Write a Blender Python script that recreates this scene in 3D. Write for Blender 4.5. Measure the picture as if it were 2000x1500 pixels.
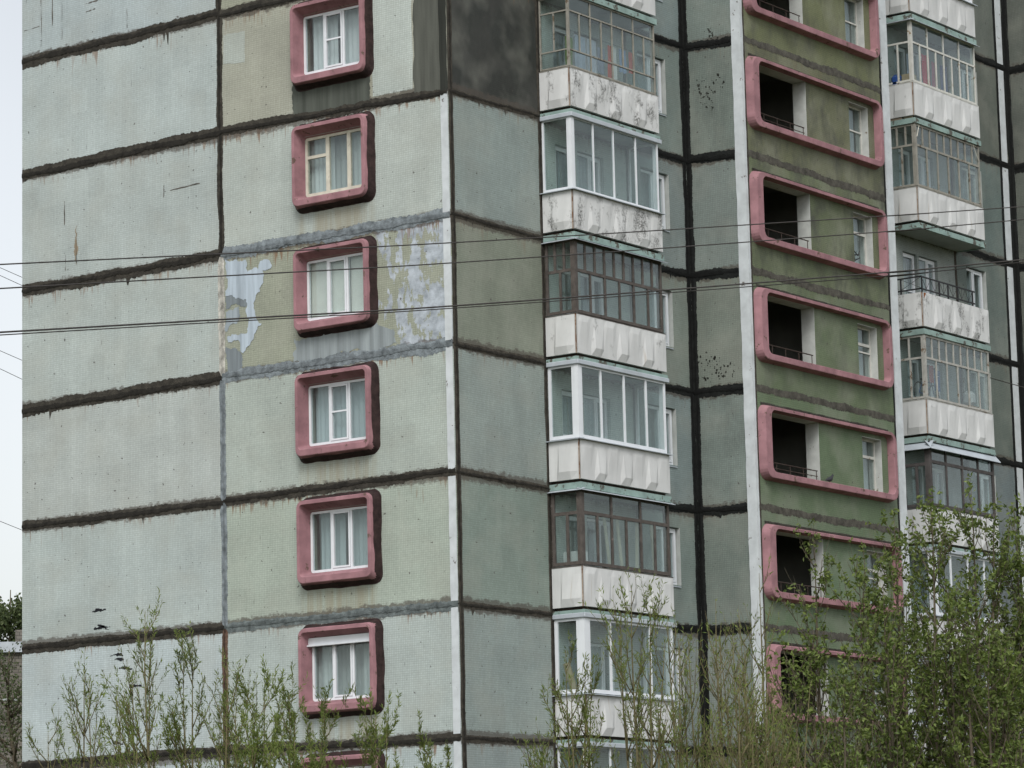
import bpy, bmesh, math, random
from mathutils import Vector, Matrix, noise
random.seed(7)
SC = bpy.context.scene
for o in list(bpy.data.objects): bpy.data.objects.remove(o)
COL = SC.collection
rad = math.radians
# ------------------------------------------------------------------ camera, sky, sun, exposure
cam_d = bpy.data.cameras.new('camera'); cam = bpy.data.objects.new('camera', cam_d); COL.objects.link(cam)
_yaw, _tilt, _roll = rad(54.2372), rad(9.5084), rad(-1.3626)
_fw = Vector((math.sin(_yaw)*math.cos(_tilt), math.cos(_yaw)*math.cos(_tilt), math.sin(_tilt)))
_r = Vector((math.cos(_yaw), -math.sin(_yaw), 0)); _u = _r.cross(_fw)
_r2 = _r*math.cos(_roll) + _u*math.sin(_roll); _u2 = -_r*math.sin(_roll) + _u*math.cos(_roll)
cam.matrix_world = Matrix(((_r2.x, _u2.x, -_fw.x, -58.273), (_r2.y, _u2.y, -_fw.y, -43.490),
                           (_r2.z, _u2.z, -_fw.z, 1.6955), (0, 0, 0, 1)))
cam_d.sensor_width = 36; cam_d.lens = 121.513; cam_d.clip_end = 3000; cam_d.clip_start = 0.5
SC.camera = cam
SUN_EL, SUN_AZ = rad(46), rad(215)          # azimuth from +X axis, counter-clockwise
world = bpy.data.worlds.new('World'); SC.world = world; world.use_nodes = True
wn = world.node_tree.nodes; wl = world.node_tree.links
sky = wn.new('ShaderNodeTexSky'); sky.sky_type = 'NISHITA'; sky.sun_disc = False
sky.sun_elevation = SUN_EL; sky.sun_rotation = rad(90) - SUN_AZ
sky.air_density = 1.2; sky.dust_density = 2.5; sky.ozone_density = 1.0
hs = wn.new('ShaderNodeHueSaturation'); hs.inputs['Saturation'].default_value = 0.25
wl.new(sky.outputs[0], hs.inputs['Color'])
# broken overcast: soft cloud banks thin and thicken the sky everywhere alike
tc = wn.new('ShaderNodeTexCoord'); cn = wn.new('ShaderNodeTexNoise'); cn.inputs['Scale'].default_value = 2.6; cn.inputs['Detail'].default_value = 2
wl.new(tc.outputs['Generated'], cn.inputs['Vector'])
mr = wn.new('ShaderNodeMapRange'); mr.inputs['From Min'].default_value = .3; mr.inputs['From Max'].default_value = .7
mr.inputs['To Min'].default_value = .86; mr.inputs['To Max'].default_value = 1.14
wl.new(cn.outputs[0], mr.inputs['Value'])
vm = wn.new('ShaderNodeVectorMath'); vm.operation = 'SCALE'
wl.new(hs.outputs[0], vm.inputs[0]); wl.new(mr.outputs[0], vm.inputs['Scale'])
bg = wn['Background']; bg.inputs['Strength'].default_value = 0.115
wl.new(vm.outputs[0], bg.inputs['Color'])
sun_d = bpy.data.lights.new('sun', 'SUN'); sun = bpy.data.objects.new('sun', sun_d); COL.objects.link(sun)
sun_d.energy = 1.0; sun_d.angle = rad(25); sun_d.color = (1.0, .985, .96)
_sd = Vector((math.cos(SUN_EL)*math.cos(SUN_AZ), math.cos(SUN_EL)*math.sin(SUN_AZ), math.sin(SUN_EL)))
sun.rotation_euler = _sd.to_track_quat('Z', 'Y').to_euler(); sun.location = (-60, -20, 60)
SC.view_settings.view_transform = 'Standard'; SC.view_settings.look = 'None'
SC.view_settings.gamma = 1; SC.view_settings.use_curve_mapping = False
SC.view_settings.exposure = 0.66
SC.render.engine = 'CYCLES'
SC.cycles.use_light_tree = False; SC.cycles.max_bounces = 4; SC.cycles.diffuse_bounces = 3; SC.cycles.glossy_bounces = 1; SC.cycles.use_adaptive_sampling = True; SC.cycles.adaptive_threshold = .02; SC.cycles.transparent_max_bounces = 16
SC.cycles.caustics_reflective = False; SC.cycles.caustics_refractive = False

# ------------------------------------------------------------------ material helpers
class G:
    def __init__(s, name):
        s.m = bpy.data.materials.new(name); s.m.use_nodes = True
        s.t = s.m.node_tree; s.b = s.t.nodes['Principled BSDF']
    def put(s, sock, v):
        if isinstance(v, bpy.types.NodeSocket): s.t.links.new(v, sock)
        elif isinstance(v, (tuple, list)) and len(v) == 3 and sock.type == 'RGBA': sock.default_value = (*v, 1)
        else: sock.default_value = v
    def n(s, typ, ins=None, **props):
        nd = s.t.nodes.new('ShaderNode'+typ)
        for k, v in props.items(): setattr(nd, k, v)
        for k, v in (ins or {}).items(): s.put(nd.inputs[k], v)
        return nd
    def math(s, op, a, b=0.0, clamp=False):
        nd = s.n('Math', {0: a, 1: b}, operation=op); nd.use_clamp = clamp; return nd.outputs[0]
    def rng(s, v, a, b, c=0.0, d=1.0):
        return s.n('MapRange', {0: v, 1: a, 2: b, 3: c, 4: d}, clamp=True).outputs[0]
    def mix(s, f, a, b, blend='MIX'):
        nd = s.n('Mix', data_type='RGBA', blend_type=blend); nd.clamp_factor = True
        s.put(nd.inputs[0], f); s.put(nd.inputs[6], a); s.put(nd.inputs[7], b); return nd.outputs[2]
    def noise(s, vec, scale, detail=3.0, rough=.55):
        return s.n('TexNoise', {'Vector': vec, 'Scale': scale, 'Detail': detail, 'Roughness': rough}).outputs[0]
    def vscale(s, vec, v3):
        return s.n('VectorMath', {0: vec, 1: v3}, operation='MULTIPLY').outputs[0]
    def scale(s, col, f):
        nd = s.n('VectorMath', operation='SCALE'); s.put(nd.inputs[0], col); s.put(nd.inputs['Scale'], f); return nd.outputs[0]
    def attr(s, name): return s.n('Attribute', attribute_name=name, attribute_type='OBJECT').outputs['Fac']
    def wallvec(s):
        p = s.n('NewGeometry').outputs['Position']; sp = s.n('SeparateXYZ', {0: p})
        c = s.math('ADD', sp.outputs[0], sp.outputs[1])
        return s.n('CombineXYZ', {0: c, 1: sp.outputs[2], 2: 0.0}).outputs[0], c, sp.outputs[2], p
    def out(s, col, rough=.7, spec=.3, bump=None, bstr=.4, bdist=.01, **kw):
        s.put(s.b.inputs['Base Color'], col); s.put(s.b.inputs['Roughness'], rough); s.put(s.b.inputs['Specular IOR Level'], spec)
        for k, v in kw.items(): s.put(s.b.inputs[k], v)
        if bump is not None:
            s.t.links.new(s.n('Bump', {'Height': bump, 'Strength': bstr, 'Distance': bdist}).outputs[0], s.b.inputs['Normal'])
        return s.m

Z0 = 20.4; FH = 2.8
def J(k): return Z0 - FH*k

def make_tile(peel=False):
    g = G('mosaic_tile_peeling' if peel else 'mosaic_tile')
    v, c, z, p = g.wallvec()
    oc = g.n('ObjectInfo').outputs['Color']
    br = g.n('TexBrick', {'Vector': v, 'Color1': (.92, .92, .92), 'Color2': (1.05, 1.05, 1.05), 'Mortar': (.70, .70, .68), 'Scale': 1.0,
             'Mortar Size': .0055, 'Mortar Smooth': .3, 'Brick Width': .048, 'Row Height': .048}, offset=0.0)
    mt = g.n('TexBrick', {'Vector': v, 'Color1': (.955, .955, .955), 'Color2': (1.03, 1.03, 1.03), 'Mortar': (1.09, 1.09, 1.09), 'Scale': 1.0,
             'Mortar Size': .007, 'Mortar Smooth': .6, 'Brick Width': .528, 'Row Height': .528}, offset=0.0)
    col = g.mix(1.0, oc, br.outputs[0], 'MULTIPLY'); col = g.mix(1.0, col, mt.outputs[0], 'MULTIPLY')
    n1 = g.rng(g.noise(v, .6, 5, .65), .3, .7, .87, 1.08); st = g.rng(g.noise(g.vscale(v, (3.2, .22, 1)), 1.0, 3), .3, .7, .955, 1.03)
    col = g.scale(col, g.math('MULTIPLY', n1, st))
    wm = g.rng(g.noise(v, .8, 3), .45, .65); col = g.mix(g.math('MULTIPLY', wm, .22), col, (.36, .36, .31), 'MIX')
    if peel:
        fade = g.rng(c, 2.3, .5)
        lines = g.noise(g.vscale(v, (3.4, 1.5, 1)), 1.0, 6, .62)
        pm = g.rng(g.math('ADD', lines, g.math('MULTIPLY', fade, .115)), .555, .565)
        pm = g.math('MULTIPLY', pm, g.rng(c, 2.15, 2.0))
        pc = g.mix(g.rng(g.noise(v, 3.2, 5, .65), .35, .65), (.25, .28, .31), (.50, .55, .60))
        col = g.mix(pm, col, pc)
    # rust weeping out of the joints above
    below = g.math('SUBTRACT', z, Z0 % FH); below = g.math('DIVIDE', below, FH)
    fr = g.math('FRACT', below); dist = g.math('MULTIPLY', g.math('SUBTRACT', 1.0, fr), FH)
    rn = g.noise(g.vscale(v, (13, .9, 1)), 1.0, 2, .5); patch = g.rng(g.noise(v, .9, 2), .40, .58)
    lim = g.rng(rn, .48, .78, .05, .62)
    rm = g.math('MULTIPLY', g.rng(g.math('SUBTRACT', lim, dist), -.06, .10), g.math('MULTIPLY', patch, g.attr('rust')))
    col = g.mix(g.math('MULTIPLY', rm, .78), col, (.19, .105, .055))
    # weathered run-off below the window hood
    drip = g.math('MULTIPLY', g.rng(fr, .27, .18), g.math('MULTIPLY', g.rng(c, 2.0, 2.3), g.rng(c, 4.35, 4.1)))
    drip = g.math('MULTIPLY', drip, g.rng(g.noise(g.vscale(v, (5.5, .25, 1)), 1.0, 3), .36, .6))
    col = g.mix(g.math('MULTIPLY', g.math('MULTIPLY', drip, g.attr('drip')), .55), col, (.27, .235, .15))
    # soft smears and specks of sealant along the joints
    jd = g.math('MINIMUM', dist, g.math('SUBTRACT', FH, dist))
    jm = g.rng(g.math('SUBTRACT', g.math('MULTIPLY', g.noise(g.vscale(v, (5, 7, 1)), 1.0, 4, .7), .34), jd), .0, .05)
    col = g.mix(g.math('MULTIPLY', jm, g.math('SUBTRACT', .75, g.attr('clean'), True)), col, (.075, .062, .05))
    # chips, pock marks and hairline scratches
    ch = g.rng(g.noise(v, 9.5, 2, .5), .70, .735)
    sc = g.rng(g.noise(g.vscale(v, (26, 2.2, 1)), 1.0, 2, .5), .735, .77)
    col = g.mix(g.math('MULTIPLY', g.math('MAXIMUM', ch, sc), .8), col, (.06, .05, .045))
    # grime and black mould
    gn = g.math('MULTIPLY', g.rng(g.noise(g.vscale(v, (1.7, .9, 1)), 1.0, 5, .68), .46, .68), g.attr('grime'))
    col = g.mix(gn, col, (.045, .045, .04))
    bh = br.outputs['Fac']
    return g.out(col, g.rng(n1, .86, 1.1, .75, .5), .35, bh, .35, -.004)
TILE = make_tile(); PEEL = make_tile(True)

def simple(name, col, rough=.7, spec=.3, var=.15, nscale=3.0, streak=False, chip=None, chipth=.62, bump=.3, metal=0.0, objcol=False, bdist=.006):
    g = G(name); v, c, z, p = g.wallvec()
    base = g.n('ObjectInfo').outputs['Color'] if objcol else col
    vec = g.vscale(p, (nscale*2, nscale*2, nscale*.15)) if streak else g.vscale(p, (nscale, nscale, nscale))
    nn = g.noise(vec, 1.0, 3, .6); f = g.rng(nn, .3, .7, 1-var, 1+var)
    cc = g.scale(base, f)
    if chip:
        cc = g.mix(g.rng(g.noise(p, 4.2, 5, .7), chipth, chipth+.03), cc, chip)
    return g.out(cc, rough, spec, g.noise(p, nscale*9, 2) if bump > .35 else None, bump, bdist, Metallic=metal)

SEAM = simple('bitumen_sealant', None, .85, .25, .45, 6, bump=.9, objcol=True, bdist=.02)
PLASTER = simple('cement_plaster', None, .9, .15, .32, 2.2, streak=True, bump=.5, objcol=True)
PINK = simple('pink_painted_concrete', (.30, .162, .178), .85, .2, .22, 2.5, chip=(.13, .085, .07), chipth=.615, bump=.7)
STRIP = simple('white_corner_paint', (.53, .565, .58), .8, .2, .12, 3, chip=(.16, .15, .14), chipth=.64)
MINT = simple('mint_painted_slab_edge', (.25, .345, .32), .8, .2, .2, 3, chip=(.10, .10, .085), chipth=.565, bump=.6)
SOFFIT = simple('slab_concrete', (.36, .39, .38), .9, .2, .15, 1.5)
DARKSTEEL = simple('rusted_steel', (.045, .032, .026), .8, .3, .4, 8)
PVC = simple('white_window_plastic', (.70, .73, .76), .35, .5, .04, 4, bump=.05)
CREAM = simple('cream_old_paint', (.56, .54, .45), .6, .35, .14, 5, chip=(.2, .16, .11), chipth=.66)
BROWN = simple('brown_weathered_timber', (.088, .076, .068), .75, .3, .3, 7, chip=(.24, .21, .18), chipth=.66)
OLDWHITE = simple('old_white_enamel', (.55, .55, .51), .6, .35, .12, 5, chip=(.27, .20, .12), chipth=.62)
GREYWOOD = simple('dark_grey_timber', (.075, .068, .066), .75, .3, .25, 7)
WEATHER = simple('weathered_grey_cream_paint', (.27, .26, .225), .7, .3, .2, 5, chip=(.12, .09, .06), chipth=.60)
WEATHER2 = simple('weathered_pale_paint', (.38, .375, .345), .7, .3, .2, 5, chip=(.17, .12, .08), chipth=.60)
FLASH = simple('grey_sheet_flashing', (.42, .46, .50), .45, .5, .10, 3, bump=.1)
BLACKIRON = simple('black_iron', (.02, .02, .022), .6, .4, .2, 8)
REVEAL = simple('chalky_reveal_paint', (.46, .48, .46), .85, .2, .16, 2.5, chip=(.2, .17, .13), chipth=.66)
ROOM = simple('room_plaster', (.45, .45, .41), .9, .2, .12, 1.0)
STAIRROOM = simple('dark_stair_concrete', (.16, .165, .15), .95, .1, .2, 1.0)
CABLE = simple('cable_sheath', (.05, .045, .042), .6, .3, .2, 10)
CLOTH = simple('cloth', None, .9, .1, .08, 6, objcol=True)
BARK = simple('bark', (.10, .085, .06), .9, .15, .3, 12)
TWIGBARK = simple('young_willow_bark', (.13, .115, .06), .85, .2, .25, 12)

def make_parapet():
    g = G('white_cement_parapet'); v, c, z, p = g.wallvec()
    d = g.attr('dirt')
    base = g.scale((.61, .62, .615), g.rng(g.noise(v, 1.3, 4), .3, .7, .90, 1.05))
    st = g.rng(g.noise(g.vscale(v, (5, .5, 1)), 1.0, 4), .35, .7, .93, 1.03); base = g.scale(base, st)
    m = g.noise(g.vscale(p, (2.6, 2.6, 1.5)), 1.0, 5, .72)
    th = g.math('SUBTRACT', .735, g.math('MULTIPLY', d, .245))
    mask = g.rng(g.math('SUBTRACT', m, th), 0.0, .10)
    fine = g.rng(g.noise(p, 22, 4, .7), .38, .6)
    col = g.mix(g.math('MULTIPLY', mask, g.math('MULTIPLY', fine, .9)), base, (.06, .06, .055))
    r = g.rng(g.noise(g.vscale(v, (9, .5, 1)), 1.0, 3), .66, .76)
    col = g.mix(g.math('MULTIPLY', r, .4), col, (.33, .24, .15))
    return g.out(col, .8, .25)
PARAPET = make_parapet()

def make_glass():
    g = G('window_glass'); t = g.t
    tr = g.n('BsdfTransparent', {'Color': (.91, .95, .945)}); gl = g.n('BsdfGlossy', {'Color': (.9, .95, .97), 'Roughness': .015})
    fac = g.n('LayerWeight', {'Blend': .5}).outputs['Facing']
    f = g.math('ADD', g.math('MULTIPLY', g.math('POWER', fac, 5.0), .9), .055, True)
    p = g.n('NewGeometry').outputs['Position']
    mx = g.n('MixShader'); t.links.new(f, mx.inputs[0]); t.links.new(tr.outputs[0], mx.inputs[1]); t.links.new(gl.outputs[0], mx.inputs[2])
    df = g.n('BsdfDiffuse', {'Color': (.45, .5, .5)}); mx2 = g.n('MixShader')
    dust = g.rng(g.noise(p, 2.2, 2), .35, .75, .01, .06)
    t.links.new(dust, mx2.inputs[0]); t.links.new(mx.outputs[0], mx2.inputs[1]); t.links.new(df.outputs[0], mx2.inputs[2])
    t.links.new(mx2.outputs[0], t.nodes['Material Output'].inputs['Surface']); t.nodes.remove(g.b)
    return g.m
GLASS = make_glass()

def make_curtain():
    g = G('curtain_cloth'); t = g.t; oc = g.n('ObjectInfo').outputs['Color']
    df = g.n('BsdfDiffuse', {'Color': oc}); tl = g.n('BsdfTranslucent', {'Color': oc}); mx = g.n('MixShader', {0: .3})
    t.links.new(df.outputs[0], mx.inputs[1]); t.links.new(tl.outputs[0], mx.inputs[2])
    t.links.new(mx.outputs[0], t.nodes['Material Output'].inputs['Surface']); t.nodes.remove(g.b)
    return g.m
CURTAIN = make_curtain()

def make_leaf(name, c1, c2):
    g = G(name); t = g.t; p = g.n('NewGeometry').outputs['Position']
    rnd = g.n('NewGeometry').outputs['Random Per Island']
    col = g.mix(rnd, c1, c2); col = g.scale(col, g.rng(g.noise(p, .9, 3), .3, .7, .75, 1.25))
    g.out(col, .55, .35)
    tl = g.n('BsdfTranslucent'); t.links.new(col, tl.inputs['Color'])
    mx = g.n('MixShader', {0: .35}); t.links.new(g.b.outputs[0], mx.inputs[1]); t.links.new(tl.outputs[0], mx.inputs[2])
    t.links.new(mx.outputs[0], t.nodes['Material Output'].inputs['Surface'])
    return g.m
LEAF_W = make_leaf('willow_leaf', (.10, .15, .035), (.20, .245, .06))
LEAF_E = make_leaf('maple_leaf', (.078, .122, .027), (.18, .23, .055))
LEAF_B = make_leaf('birch_leaf', (.07, .10, .04), (.12, .15, .06))

def make_brick():
    g = G('grey_silicate_brick'); p = g.n('TexCoord').outputs['Object']
    sp = g.n('SeparateXYZ', {0: p}); v = g.n('CombineXYZ', {0: g.math('ADD', sp.outputs[0], sp.outputs[1]), 1: sp.outputs[2], 2: 0.0}).outputs[0]
    br = g.n('TexBrick', {'Vector': v, 'Color1': (.135, .125, .108), 'Color2': (.19, .175, .15), 'Mortar': (.075, .07, .062), 'Scale': 1.0,
             'Mortar Size': .012, 'Brick Width': .26, 'Row Height': .13})
    col = g.scale(br.outputs[0], g.rng(g.noise(v, .8, 4), .3, .7, .8, 1.15))
    return g.out(col, .9, .15, br.outputs['Fac'], .4, -.01)
BRICK = make_brick()

def make_ground():
    g = G('rough_grass_ground'); p = g.n('NewGeometry').outputs['Position']
    col = g.mix(g.rng(g.noise(p, .25, 6, .65), .4, .6), (.05, .065, .02), (.10, .085, .055))
    return g.out(col, .95, .1, g.noise(p, 8, 5), .6, .05)
GROUND = make_ground()

# ------------------------------------------------------------------ mesh helpers
def hexc(r, g, b):      # display colour 0-255 -> linear
    f = lambda c: (c/255/12.92) if c/255 <= .04045 else ((c/255+.055)/1.055)**2.4
    return (f(r), f(g), f(b), 1)
def wloc(o):
    v = Vector((0, 0, 0))
    while o: v = v + o.location; o = o.parent
    return v
def empty(name, loc, parent=None):
    o = bpy.data.objects.new(name, None); COL.objects.link(o); o.empty_display_size = .3
    o.location = Vector(loc) - wloc(parent); o.parent = parent; return o
def tag(o, label, cat=None, group=None, kind=None):
    if label: o['label'] = label
    if cat: o['category'] = cat
    if group: o['group'] = group
    if kind: o['kind'] = kind
    return o
class PL:
    def __init__(s, o, U, N): s.o, s.U, s.N = Vector(o), Vector(U), Vector(N)
    def __call__(s, u, z, d=0.0): return s.o + s.U*u + s.N*d + Vector((0, 0, z))
class MB:
    def __init__(s): s.v, s.f, s.sm = [], [], False
    def add(s, vs, fs):
        b = len(s.v); s.v += [Vector(v) for v in vs]; s.f += [tuple(b+i for i in f) for f in fs]; return s
    def hexa(s, P):    # 8 corner points: bottom 4 then top 4
        return s.add(P, [(0, 3, 2, 1), (4, 5, 6, 7), (0, 1, 5, 4), (1, 2, 6, 5), (2, 3, 7, 6), (3, 0, 4, 7)])
    def pbox(s, pl, u0, u1, z0, z1, d0, d1):
        return s.hexa([pl(u0, z0, d0), pl(u1, z0, d0), pl(u1, z0, d1), pl(u0, z0, d1), pl(u0, z1, d0), pl(u1, z1, d0), pl(u1, z1, d1), pl(u0, z1, d1)])
    def box(s, a, b):
        (x0, y0, z0), (x1, y1, z1) = a, b
        return s.hexa([(x0, y0, z0), (x1, y0, z0), (x1, y1, z0), (x0, y1, z0), (x0, y0, z1), (x1, y0, z1), (x1, y1, z1), (x0, y1, z1)])
    def tube(s, pts, r0, r1=None, n=5):
        r1 = r0 if r1 is None else r1; pts = [Vector(p) for p in pts]; m = len(pts); b = len(s.v)
        ref = Vector((.3, .9, .1)).normalized()
        for i, p in enumerate(pts):
            t = (pts[min(i+1, m-1)] - pts[max(i-1, 0)]).normalized()
            a = t.cross(ref)
            if a.length < .05: a = t.cross(Vector((1, 0, 0)))
            a.normalize(); c = t.cross(a); r = r0 + (r1-r0)*i/(m-1)
            for j in range(n):
                an = 2*math.pi*j/n; s.v.append(p + a*(r*math.cos(an)) + c*(r*math.sin(an)))
        for i in range(m-1):
            for j in range(n):
                s.f.append((b+i*n+j, b+i*n+(j+1) % n, b+(i+1)*n+(j+1) % n, b+(i+1)*n+j))
        s.f.append(tuple(b+j for j in reversed(range(n)))); s.f.append(tuple(b+(m-1)*n+j for j in range(n)))
        return s
    def loft(s, rings, cap0=False, cap1=False):
        b = len(s.v); n = len(rings[0])
        for r in rings: s.v += [Vector(p) for p in r]
        for i in range(len(rings)-1):
            for j in range(n):
                s.f.append((b+i*n+j, b+i*n+(j+1) % n, b+(i+1)*n+(j+1) % n, b+(i+1)*n+j))
        if cap0: s.f.append(tuple(b+j for j in reversed(range(n))))
        if cap1: s.f.append(tuple(b+(len(rings)-1)*n+j for j in range(n)))
        return s
    def build(s, name, m, parent=None, color=None, smooth=False, origin=None, bevel=0, recalc=True):
        me = bpy.data.meshes.new(name)
        if origin is None:
            lo = Vector([min(v[i] for v in s.v) for i in range(3)]); hi = Vector([max(v[i] for v in s.v) for i in range(3)])
            origin = (lo+hi)/2 if parent else Vector(((lo.x+hi.x)/2, (lo.y+hi.y)/2, lo.z))
        origin = Vector(origin)
        me.from_pydata([tuple(v-origin) for v in s.v], [], s.f)
        if recalc or bevel:
            bm = bmesh.new(); bm.from_mesh(me)
            if bevel: bmesh.ops.bevel(bm, geom=list(bm.edges), offset=bevel, segments=1, affect='EDGES', profile=.5)
            bmesh.ops.recalc_face_normals(bm, faces=bm.faces); bm.to_mesh(me); bm.free()
        me.materials.append(m)
        if smooth: me.polygons.foreach_set('use_smooth', [True]*len(me.polygons))
        o = bpy.data.objects.new(name, me); COL.objects.link(o)
        o.location = origin - wloc(parent); o.parent = parent
        if color: o.color = color if len(color) == 4 else (*color, 1)
        return o
def fb(x, y=0.0, z=0.0):       # fractal noise -1..1
    return noise.fractal(Vector((x, y, z)), 1.0, 2.0, 4)

A = PL((0, 0, 0), (0, -1, 0), (-1, 0, 0))          # gable end, u = -y
B = PL((0, 0, 0), (1, 0, 0), (0, -1, 0))           # long facade, u = x
XS, DS = 9.43, 1.62
R1 = PL((XS, 0, 0), (0, -1, 0), (-1, 0, 0))        # side of the stair tower
S = PL((0, -DS, 0), (1, 0, 0), (0, -1, 0))         # front of the stair tower
XE = 26.3
R2 = PL((XE, 0, 0), (0, -1, 0), (-1, 0, 0))
S2 = PL((0, -DS-.01, 0), (1, 0, 0), (0, -1, 0))
LW = 12.67; LJ = 6.485; XT = 16.42
KT, KB = -4, 7                                      # roof joint and plinth joint

# ------------------------------------------------------------------ ground
gb = MB(); gb.add([(-900, -900, 0), (900, -900, 0), (900, 900, 0), (-900, 900, 0)], [(0, 1, 2, 3)])
tag(gb.build('ground', GROUND, origin=(0, 0, 0)), 'rough grass and bare earth ground around the building', kind='structure')

# ------------------------------------------------------------------ the apartment block
BLD = empty('apartment_building', (0, 0, 0))
tag(BLD, 'weathered grey mosaic panel apartment block with pink window hoods and glazed balconies', 'building')

def panel(pl, u0, u1, z0, z1, holes=(), thick=.32, color=(.5, .5, .5), m=TILE, name='wall_panel', **attrs):
    us = sorted({u0, u1, *[h[0] for h in holes], *[h[1] for h in holes]}); zs = sorted({z0, z1, *[h[2] for h in holes], *[h[3] for h in holes]})
    def solid(i, j):
        if i < 0 or j < 0 or i >= len(us)-1 or j >= len(zs)-1: return False
        u, z = (us[i]+us[i+1])/2, (zs[j]+zs[j+1])/2
        return not any(h[0] < u < h[1] and h[2] < z < h[3] for h in holes)
    mb = MB()
    for i in range(len(us)-1):
        for j in range(len(zs)-1):
            if not solid(i, j): continue
            a, b, c, d = us[i], us[i+1], zs[j], zs[j+1]
            mb.add([pl(a, c), pl(b, c), pl(b, d), pl(a, d)], [(0, 1, 2, 3)]); mb.add([pl(a, c, -thick), pl(b, c, -thick), pl(b, d, -thick), pl(a, d, -thick)], [(3, 2, 1, 0)])
            for (di, dj, e, f) in ((-1, 0, (a, c), (a, d)), (1, 0, (b, d), (b, c)), (0, -1, (b, c), (a, c)), (0, 1, (a, d), (b, d))):
                if not solid(i+di, j+dj): mb.add([pl(*e), pl(*f), pl(*f, -thick), pl(*e, -thick)], [(0, 1, 2, 3)])
    o = mb.build(name, m, BLD, color=color, recalc=False)
    for k, v in attrs.items(): o[k] = float(v)
    return o

def seam(pl, u0, u1, za, zb, w, color, vert=False, rag=.35, parent=None, seed=None, name='joint_sealant', drip=.5, d=.004, hump=.009, m=None, core=True):
    """ragged smear of sealant along a joint; horizontal from (u0,za) to (u1,zb), or vertical at u0..u1 (width) from za to zb"""
    sd = random.uniform(0, 500) if seed is None else seed
    mb = MB(); L = abs(zb-za) if vert else abs(u1-u0); n = max(3, int(L/.022)); rows = []
    for i in range(n+1):
        t = i/n; x = t*L
        wav = fb(x*.8, sd)*.16*w
        up = w/2*(1+rag*fb(x*1.3, sd+9)*.9+rag*fb(x*5, sd+5)*.4+rag*fb(x*17, sd+15)*.5)
        lo = w/2*(1+rag*fb(x*1.1, sd+31)*.9+rag*fb(x*6, sd+77)*.4+rag*fb(x*19, sd+87)*.65)
        dr = max(0, fb(x*7, sd+140)-.5)*drip*max(0, .4+fb(x*.9, sd+60)*1.6)
        if vert:
            z = za+(zb-za)*t; cu = (u0+u1)/2+wav; a = (cu-up, z, d); b = (cu-wav*.4, z, d+hump); c = (cu+lo, z, d)
        else:
            u = u0+(u1-u0)*t; cz = za+(zb-za)*t+wav; a = (u, cz+up, d); b = (u, cz, d+hump*(1+.6*fb(x*5, sd+3))); c = (u, cz-lo-dr, d)
        rows.append([pl(*a), pl(*b), pl(*c)])
    for i, r in enumerate(rows): mb.v += r
    for i in range(n):
        for j in range(2): mb.f.append((i*3+j, i*3+j+1, (i+1)*3+j+1, (i+1)*3+j))
    o = mb.build(name, m or SEAM, parent or BLD, color=color, recalc=False, smooth=True)
    if core and w > .12:      # darker fresh bead along the middle of the smear
        cc = tuple(c*(.45 if color[1] < .1 else .78) for c in color[:3])
        off = w*random.uniform(-.12, .12)
        if vert: seam(pl, u0+off, u1+off, za, zb, w*.34, cc, True, .8, o, None, 'sealant_bead', 0, d+hump+.002, .004, m, False)
        else: seam(pl, u0, u1, za+off, zb+off, w*.36, cc, False, .9, o, None, 'sealant_bead', 0, d+hump*1.7+.002, .004, m, False)
    return o

def patch(pl, pts, color, rough=.05, d=.006, m=None, name='plaster_patch', sub=4, parent=None):
    """irregular smear of plaster: outline (u,z) with roughened edge"""
    P = [Vector((a, b, 0)) for a, b in pts]; sd = random.uniform(0, 300)
    for _ in range(sub):
        Q = []
        for i, p in enumerate(P):
            q = P[(i+1) % len(P)]; Q.append(p); L = (q-p).length
            if L > .04:
                nrm = Vector((-(q-p).y, (q-p).x, 0)); nrm = nrm/max(L, 1e-6)
                Q.append((p+q)/2+nrm*random.uniform(-1, 1)*min(L*.22, rough))
        P = Q
    mb = MB(); mb.add([pl(p.x, p.y, d) for p in P], [tuple(range(len(P)))])
    bmn = mb.build(name, m or PLASTER, parent or BLD, color=color, recalc=False)
    return bmn

def rrect(u0, u1, z0, z1, r, seg=6):
    pts = []
    for (cu, cz, a0) in ((u1-r, z1-r, 0), (u0+r, z1-r, 90), (u0+r, z0+r, 180), (u1-r, z0+r, 270)):
        for i in range(seg+1):
            a = rad(a0+90*i/seg); pts.append((cu+r*math.cos(a), cz+r*math.sin(a)))
    return pts

def unit_box():
    mb = MB(); mb.box((-.5, -.5, -.5), (.5, .5, .5)); me = bpy.data.meshes.new('pane'); me.from_pydata([tuple(v) for v in mb.v], [], mb.f); me.materials.append(GLASS); return me
PANE_ME = unit_box()
def pane(pl, u0, u1, z0, z1, d, parent, name='pane', tilt=.5):
    o = bpy.data.objects.new(name, PANE_ME); COL.objects.link(o)
    c = pl((u0+u1)/2, (z0+z1)/2, d)
    rot = Matrix((pl.U, pl.N, Vector((0, 0, 1)))).transposed().to_quaternion().to_euler()
    o.rotation_euler = (rot.x+rad(random.uniform(-tilt, tilt)), rot.y, rot.z+rad(random.uniform(-tilt, tilt)))
    o.scale = (u1-u0, .006, z1-z0); o.location = c - wloc(parent); o.parent = parent
    return o

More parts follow.
